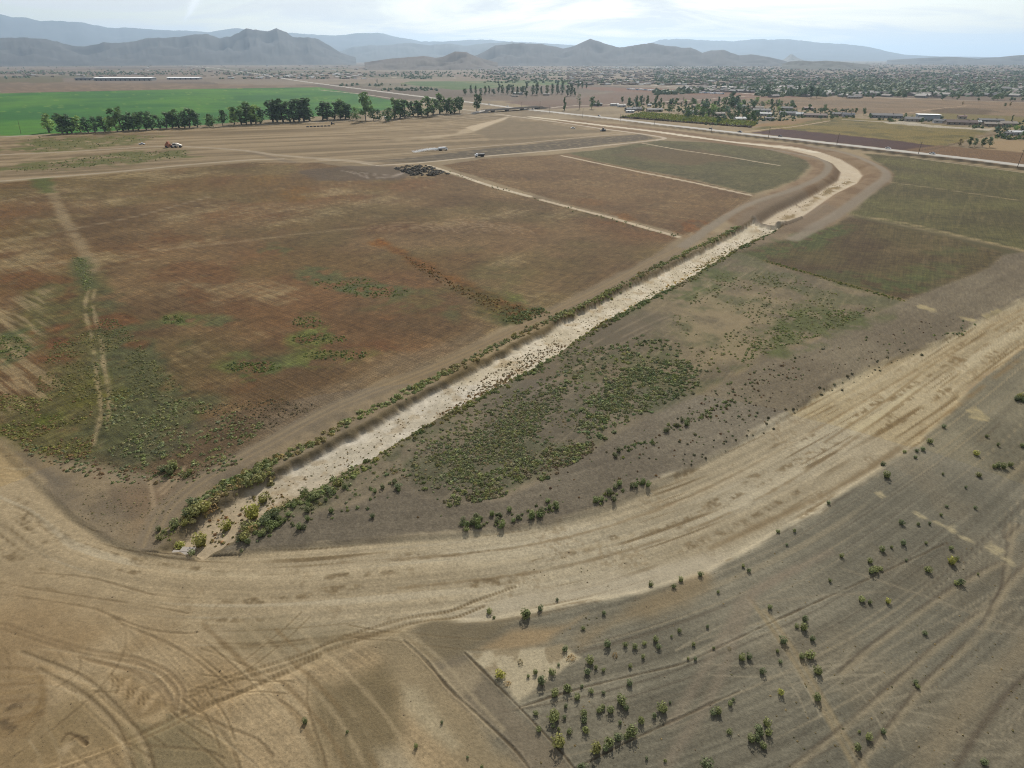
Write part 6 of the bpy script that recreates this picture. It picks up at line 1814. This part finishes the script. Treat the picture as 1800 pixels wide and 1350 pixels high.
THM = [small_house_mesh(k) for k in range(8)]
Rt = random.Random(21)
cand = []
for (n_, x0, x1, y0, y1) in ((260, 1040, 1330, 138, 151), (140, 1330, 1800, 150, 172), (170, 1200, 1420, 146, 163)):
    for _ in range(n_):
        cand.append((Rt.uniform(x0, x1), Rt.uniform(y0, y1)))
cand = [(x, y) for x, y in cand if not (y > 156 + (x - 1000) * .035 and x < 1330)]
cand.sort(key=lambda q: -q[1])
for i, (px, py) in enumerate(cand[:220]):
    o = link("town_house", THM[Rt.randrange(8)])
    x, y = at(px, py)
    o.location = (x, y, 0)
    o.rotation_euler = (0, 0, Rt.choice([.55, .55 + math.pi / 2]) + Rt.uniform(-.1, .1))
    s_ = Rt.uniform(.85, 1.4)
    o.scale = (s_, s_, Rt.uniform(.9, 1.3))
    rc = ["brown", "tan", "grey", "pale"][THM.index(o.data) % 4]
    tag(o, "%s roofed house in the %s of the town" % (rc, "left blocks" if px < 1150 else "middle blocks" if px < 1330 else "wooded middle" if px < 1560 else "wooded right side"), "house", "houses of the town")
# white parked trailers in a long row before the town
for k in range(34):
    t_ = k / 33
    px, py = 1105 + 165 * t_ + Rt.uniform(-1.5, 1.5), 157.5 + 8.2 * t_ + Rt.uniform(-.4, .4)
    e = empty("trailer", px, py, -.75)
    MB().box((0, 0, 1.8), (8, 2.6, 2.6)).build("body", M_WHITE if k % 3 else paint_mat("trailer_blue", (.30, .36, .44)), e)
    for sx in (-2.5, 2.5):
        MB().wheel((sx, -1.3, .4), .42, .25, 8).build("wheel", M_TYRE, e)
    tag(e, "pale trailer parked in the long row before the town, %s" % ("near the left end" if t_ < .33 else "middle part" if t_ < .66 else "near the right end"), "trailer", "trailers parked in a row")
# the rest of the town
tv, tf, tcl = [], [], []
for (n_, x0, x1, y0, y1, wh) in ((2300, 1000, 1960, 110, 150, .07), (260, 840, 1080, 112, 134, .2), (200, -100, 640, 110, 137, .2), (160, 1060, 1240, 117, 121, .8), (90, 920, 1040, 100, 108, .5), (70, 400, 640, 130, 139, .6), (40, 1372, 1384, 112, 118, .9), (110, 1240, 1400, 113, 122, .5)):
    for _ in range(n_):
        px, py = Rt.uniform(x0, x1), y0 + (y1 - y0) * Rt.random() ** .8
        x, y = at(px, py)
        a, b_, h = Rt.uniform(5, 10), Rt.uniform(4, 7), Rt.uniform(3, 5.5)
        ca_, sa_ = math.cos(.55), math.sin(.55)
        o_ = len(tv)
        for z, kx in ((-1, 1), (h * .6, 1), (h, .45)):
            for sx, sy in ((-1, -1), (1, -1), (1, 1), (-1, 1)):
                u, v = sx * a * (1 if z < h else .7), sy * b_ * kx
                tv.append((x + u * ca_ - v * sa_, y + u * sa_ + v * ca_, z))
        c1 = (158, 148, 134) if Rt.random() < .5 else (138, 124, 108)
        c2 = (226, 224, 218) if Rt.random() < wh else Rt.choice([(132, 118, 104), (150, 134, 118), (122, 116, 110)])
        tcl += [c1] * 4 + [c2] * 8
        for r_ in (0, 4):
            for k in range(4):
                tf.append((o_ + r_ + k, o_ + r_ + (k + 1) % 4, o_ + r_ + 4 + (k + 1) % 4, o_ + r_ + 4 + k))
        tf.append((o_ + 8, o_ + 9, o_ + 10, o_ + 11))
tag(link("distant_town", mesh_np("distant_town", tv, tf, albedo(np.array(tcl, float))), mat=M_PAVE), "countless small roofs of the distant town", kind="stuff")


# ------------------------------------------------------------------ bridge, poles, vehicles
p0, p1 = np.array(at(849, 198)), np.array(at(950, 190.8))
br = link("bridge", None)
mid = (p0 + p1) / 2
L_ = float(np.hypot(*(p1 - p0)))
br.location = (mid[0], mid[1], 0)
br.rotation_euler = (0, 0, math.atan2(p1[1] - p0[1], p1[0] - p0[0]))
MB().box((0, 0, 2.6), (L_, 11, .8)).build("deck", M_CONC, br)
for s_ in (-1, 1):
    MB().box((0, s_ * 5.3, 3.45), (L_, .3, .9)).build("railing", M_CONC, br)
for q in (-.34, -.1, .16):
    MB().box((L_ * q, 0, 1.0), (1.4, 9, 2.6)).build("pier", M_CONC, br)
for s_ in (-1, 1):
    MB().prism([(s_ * (L_ / 2 - 12), 0), (s_ * (L_ / 2 + 22), 0), (s_ * L_ / 2, 2.9), (s_ * (L_ / 2 - 2), 2.9)], -5.6, 5.6).build("abutment", M_CONC, br)
tag(br, "low pale concrete bridge beside the highway at the end of the tree row", "bridge")

for i, (px, py, h, lab) in enumerate([(37, 236, 14, "bare leaning pole at the edge of the green crop"), (917, 193, 11, "power pole left of the bridge end"), (949, 193, 13, "tall power pole at the bridge end"), (966, 199, 11, "power pole just right of the bridge"), (1024, 207, 12, "power pole by the thin half bare tree"), (1090, 215, 10, "power pole left of the orchard front"), (1150, 221, 10, "power pole in front of the orchard"), (1250, 233, 10, "power pole at the right end of the orchard"), (1350, 244, 10, "power pole by the dirt track turnoff"), (1470, 257, 10, "power pole in front of the ploughed strip"), (1613, 274, 10, "power pole between the two cars on the highway"), (1787, 297, 13, "power pole at the right edge beside the highway")]):
    e = empty("power_pole", px, py, .55)
    me = join_tubes("pole", [((0, 0, -.3), (.25 if i else 1.6, 0, h), .22, .15)])
    me.materials.clear()
    me.materials.append(M_WOOD)
    link("pole", me, e)
    if i:
        MB().box((.25, 0, h - .9), (.16, 2.6, .16)).build("crossarm", M_WOOD, e)
        for s_ in (-1.1, 0.4, 1.1):
            MB().box((.25, s_, h - .7), (.1, .1, .25)).build("insulator", M_STEEL, e)
    tag(e, lab, "power pole", "power poles")


def car(px, py, rz, paintm, label, pickup=False, lift=.15):
    e = empty("pickup_truck" if pickup else "car", px, py, rz, lift)
    if pickup:
        body = [(-2.7, .45), (2.65, .45), (2.7, .95), (1.5, 1.12), (.9, 1.12), (-.75, 1.12), (-2.7, 1.1)]
        cab = [(1.15, 1.1), (.55, 1.78), (-.7, 1.8), (-.85, 1.1)]
    else:
        body = [(-2.3, .4), (2.25, .4), (2.3, .75), (1.2, .98), (-1.9, 1.02), (-2.3, .95)]
        cab = [(1.0, .96), (.35, 1.46), (-1.1, 1.48), (-1.85, 1.0)]
    MB().prism(body, -.92, .92).build("body", paintm, e)
    MB().prism(cab, -.80, .80).build("window", M_GLASS, e)
    top = [(x, z) for x, z in cab if z > 1.3]
    MB().prism([(top[0][0], top[0][1] + .01), (top[1][0], top[1][1] + .01), (top[1][0] + .05, top[1][1] + .09), (top[0][0] - .05, top[0][1] + .09)], -.82, .82).build("roof", paintm, e)
    ax = 1.65 if pickup else 1.4
    for sx in (-ax, ax):
        for sy in (-.82, .82):
            MB().wheel((sx, sy, .36), .36, .26).build("wheel", M_TYRE, e)
    for sy in (-.65, .65):
        MB().box((2.68 if pickup else 2.27, sy, .72), (.08, .35, .16)).build("headlight", M_WHITE, e)
        MB().box((-2.71 if pickup else -2.31, sy, .8), (.06, .25, .18)).build("tail_light", paint_mat("tail_red", (.4, .02, .02)), e)
    tag(e, label, "pickup truck" if pickup else "car", "vehicles on and near the highway")
    return e


RZ = math.atan2(-.85, .526)
SIL, WHT, DRK, RED = paint_mat("silver_paint", (.50, .52, .54), .3), paint_mat("white_car_paint", (.74, .74, .73), .3), paint_mat("dark_paint", (.05, .05, .055), .3), paint_mat("rust_red_paint", (.28, .09, .05), .5)
car(1560, 265.2, RZ, WHT, "white car on the highway above the ploughed strip end", lift=.2)
car(1637, 274.3, RZ + math.pi, SIL, "silver car on the highway nearest the right edge", lift=.2)
car(1371, 243.6, RZ, DRK, "dark car on the highway at the tip of the ploughed strip", lift=.2)
car(1300, 235.6, RZ, DRK, "dark pickup at the dirt track turnoff", True, lift=.2)
car(1249, 229.8, RZ, DRK, "dark car on the highway right of the orchard", lift=.2)
car(1053, 206.6, RZ, DRK, "dark car on the highway left of the orchard", lift=.2)
car(892, 187.8, RZ, WHT, "white van like pickup on the highway above the bridge", True, lift=.2)
car(928, 192, RZ, WHT, "white pickup on the highway at the bridge end", True, lift=.2)
car(936, 193, RZ + math.pi, DRK, "dark pickup on the highway at the side road mouth", True, lift=.2)
car(860, 184, RZ, WHT, "white truck on the highway right of the last row tree", True, lift=.2)
car(1007, 226, .3, WHT, "white pickup parked on bare soil near the dozer", True, lift=0)
car(250, 254.5, .15, SIL, "pale pickup parked left of the orange earthmover", True, lift=0)


def water_truck(px, py, rz, label, tankm, spray):
    e = empty("water_truck", px, py, rz)
    MB().box((-.2, 0, .95), (8.2, 1.0, .3)).build("chassis", DRK, e)
    MB().cylx(-4.2, 1.5, 2.15, 1.2, .95).build("tank", tankm, e)
    MB().prism([(1.8, .7), (4.0, .7), (4.05, 1.9), (3.5, 2.0), (3.2, 2.85), (1.85, 2.9)], -1.15, 1.15).build("cab", WHT, e)
    MB().prism([(3.42, 2.05), (3.56, 2.05), (3.27, 2.75), (3.13, 2.75)], -1.0, 1.0).build("window", M_GLASS, e)
    for s_ in (-1, 1):
        MB().box((2.6, s_ * 1.16, 2.25), (1.0, .04, .6)).build("window", M_GLASS, e)
    for x in (-3.2, -1.9, 3.0):
        for s_ in (-1, 1):
            MB().wheel((x, s_ * 1.05, .52), .52, .4).build("wheel", M_TYRE, e)
    MB().box((-4.4, 0, 1.1), (.2, 2.4, .2)).build("spray_bar", M_STEEL, e)
    tag(e, label, "water truck")
    return e


wt = water_truck(779, 264.5, .38, "white water truck spraying the dark strip", WHT, True)
# its plume of water
Rw = np.random.default_rng(9)
nd = 7000
u_ = Rw.random(nd) ** 1.4 * 24
wv = []
spread = .4 + u_ * .10
hgt = np.clip(1.3 + u_ * .10 - u_ ** 2 * .0078, .05, None)
cx_ = -4.4 - u_
cy_ = Rw.normal(0, 1, nd) * spread
cz_ = np.clip(hgt + Rw.normal(0, .45, nd), .03, None)
sz_ = Rw.uniform(.03, .08, nd)
tet = np.array([(1, 1, 1), (-1, -1, 1), (-1, 1, -1), (1, -1, -1)], float)
vv = (np.stack([cx_, cy_, cz_], 1)[:, None, :] + tet[None] * sz_[:, None, None]).reshape(-1, 3)
ff = (np.array([(0, 1, 2), (0, 3, 1), (0, 2, 3), (1, 3, 2)])[None] + 4 * np.arange(nd)[:, None, None]).reshape(-1, 3)
M_SPRAY = plain("water_drops", (.9, .92, .93), .3, noise=.02)
sp_ = link("water_spray", mesh_np("water_spray", vv, ff), mat=M_SPRAY)
sp_.location = wt.location
sp_.rotation_euler = wt.rotation_euler
tag(sp_, "white plume of water sprayed behind the truck", kind="stuff")

dt = empty("dump_truck", 843, 275.5, .38)
MB().box((-.2, 0, .9), (8.0, 1.1, .3)).build("chassis", DRK, dt)
MB().prism([(-4.2, 1.1), (1.2, 1.1), (1.5, 2.3), (-4.5, 2.3)], -1.2, 1.2).build("tipper_bed", DRK, dt)
MB().prism([(-5.2 + 7.0, .7), (4.1, .7), (4.15, 1.8), (3.2, 1.95), (2.9, 2.8), (1.8, 2.85)], -1.15, 1.15).build("cab", WHT, dt)
MB().prism([(3.12, 1.98), (3.26, 1.98), (2.98, 2.7), (2.84, 2.7)], -1.0, 1.0).build("window", M_GLASS, dt)
for x in (-3.0, -1.7, 3.0):
    for s_ in (-1, 1):
        MB().wheel((x, s_ * 1.05, .52), .52, .4).build("wheel", M_TYRE, dt)
dt.rotation_euler = (0, 0, .38 + math.pi)
tag(dt, "dark truck with white cab on the pale road below the wet strip", "dump truck")

em = empty("earthmover", 306, 259.5, .08)
ORG, CRM = paint_mat("faded_orange_paint", (.30, .11, .05), .6), paint_mat("cream_paint", (.62, .56, .48), .5)
MB().prism([(-7.6, .8), (-3.6, .7), (-3.4, 3.0), (-3.9, 5.6), (-4.6, 5.7), (-6.2, 3.9), (-7.4, 2.4)], -1.6, 1.6).build("scraper_bowl", ORG, em)
MB().prism([(-3.6, 1.2), (-.6, 1.4), (-.2, 2.2), (-2.4, 3.1), (-3.4, 3.0)], -.6, .6).build("gooseneck", ORG, em)
MB().prism([(-.9, .9), (3.4, .9), (3.9, 2.4), (3.0, 3.9), (-.4, 3.9)], -1.5, 1.5).build("cab", CRM, em)
MB().prism([(-.3, 2.5), (2.9, 2.5), (2.5, 3.7), (-.1, 3.7)], -1.53, 1.53).build("window", M_GLASS, em)
MB().prism([(3.5, 1.2), (7.2, 1.0), (7.6, 2.0), (5.0, 3.2), (3.4, 3.9)], -1.2, 1.2).build("engine_hood", CRM, em)
for x in (-6.2, -1.6, 2.0, 6.2):
    for s_ in (-1, 1):
        MB().wheel((x, s_ * 1.35, .95), .98, .7).build("wheel", M_TYRE, em)
tag(em, "large orange and cream earthmover on the dirt road at left", "earthmover")

dz = empty("bulldozer", 1061, 230.5, .2)
MB().box((0, 0, 1.5), (4.2, 1.8, 1.3)).build("body", DRK, dz)
MB().box((-.8, 0, 2.9), (1.5, 1.5, 1.6), .9).build("cab", M_GLASS, dz)
for s_ in (-1, 1):
    MB().prism([(-2.4, .4), (-2.0, .05), (2.0, .05), (2.4, .4), (2.0, 1.0), (-2.0, 1.0)], s_ * 1.2 - .3, s_ * 1.2 + .3).build("track", M_TYRE, dz)
MB().prism([(-3.6, .1), (-3.3, .1), (-3.15, .8), (-3.3, 1.5), (-3.6, 1.5)], -1.9, 1.9).build("blade", M_STEEL, dz)
MB().box((1.4, .4, 2.8), (.2, .2, 1.4)).build("exhaust_pipe", DRK, dz)
tag(dz, "dark bulldozer at the edge of the pale road near the channel", "bulldozer")

tr_ = empty("tractor", 585, 219, .1)
MB().prism([(-.6, .9), (2.2, .9), (2.2, 1.7), (-.6, 1.8)], -.5, .5).build("engine_hood", DRK, tr_)
MB().box((-1.2, 0, 2.1), (1.5, 1.4, 1.7), .9).build("cab", M_GLASS, tr_)
for s_ in (-1, 1):
    MB().wheel((-1.2, s_ * .95, .85), .85, .5).build("wheel", M_TYRE, tr_)
    MB().wheel((1.7, s_ * .8, .5), .5, .35).build("wheel", M_TYRE, tr_)
tag(tr_, "small dark tractor in front of the tree row", "tractor")
for k in range(7):
    e = empty("irrigation_pipe_stack", 541 + 6.2 * k, 223.6 - .25 * k, .1)
    MB().cylx(-1.6, 1.6, .35, .35, .35, 8).build("pipe", DRK, e)
    MB().cylx(-1.5, 1.5, .95, .3, .3, 8).build("pipe", DRK, e)
    tag(e, "dark pipe stack in the line left of the small tractor", "pipe stack", "pipe stacks in a line")
# pale slab at the channel mouth
sl = empty("concrete_slab", 322, 968, .25, .02)
for (x, y, w, d, r) in ((-.9, .3, 2.6, 1.3, -.3), (.4, .9, 2.4, 1.1, -.3), (.9, -.2, 1.0, .3, .2)):
    o = MB().box((0, 0, .10), (w, d, .22)).build("slab_piece", M_CONC, sl)
    o.location = (x, y, 0)
    o.rotation_euler = (0, .04, r)
tag(sl, "broken pale concrete slab at the mouth of the channel", "concrete slab")


# ------------------------------------------------------------------ loose stones and dry tufts on the open ground
Rs = np.random.default_rng(31)
st_, tu_ = [], []
for _ in range(4200):
    px, py = Rs.uniform(0, 1800), Rs.uniform(960, 1349)
    if px < 900 and py < 1090 and Rs.random() < .7:
        continue
    x, y = at(px, py)
    if Rs.random() < .8:
        st_.append((x, y, Rs.uniform(.02, .06) * (1 + (Rs.random() < .03) * 1.6), [(160, 144, 116), (132, 116, 92), (186, 170, 138), (140, 124, 98)][int(Rs.integers(4))]))
    else:
        if px > 930 and fbm(np.array([x]), np.array([y]), 6, 2, 35)[0] > .5:
            tu_.append((x, y, Rs.uniform(.08, .2), [(112, 100, 68), (96, 92, 62), (132, 114, 76)][int(Rs.integers(3))]))
join_instances("stones", st_, [bush_template(820 + k, 1, .1, core=1.0, squash=.6) for k in range(3)], "loose stones and clods on the bare foreground soil", M_EARTH)
join_instances("dry_tufts", tu_, TINY, "tiny dry tufts dotted over the gravel in front", M_LEAF)
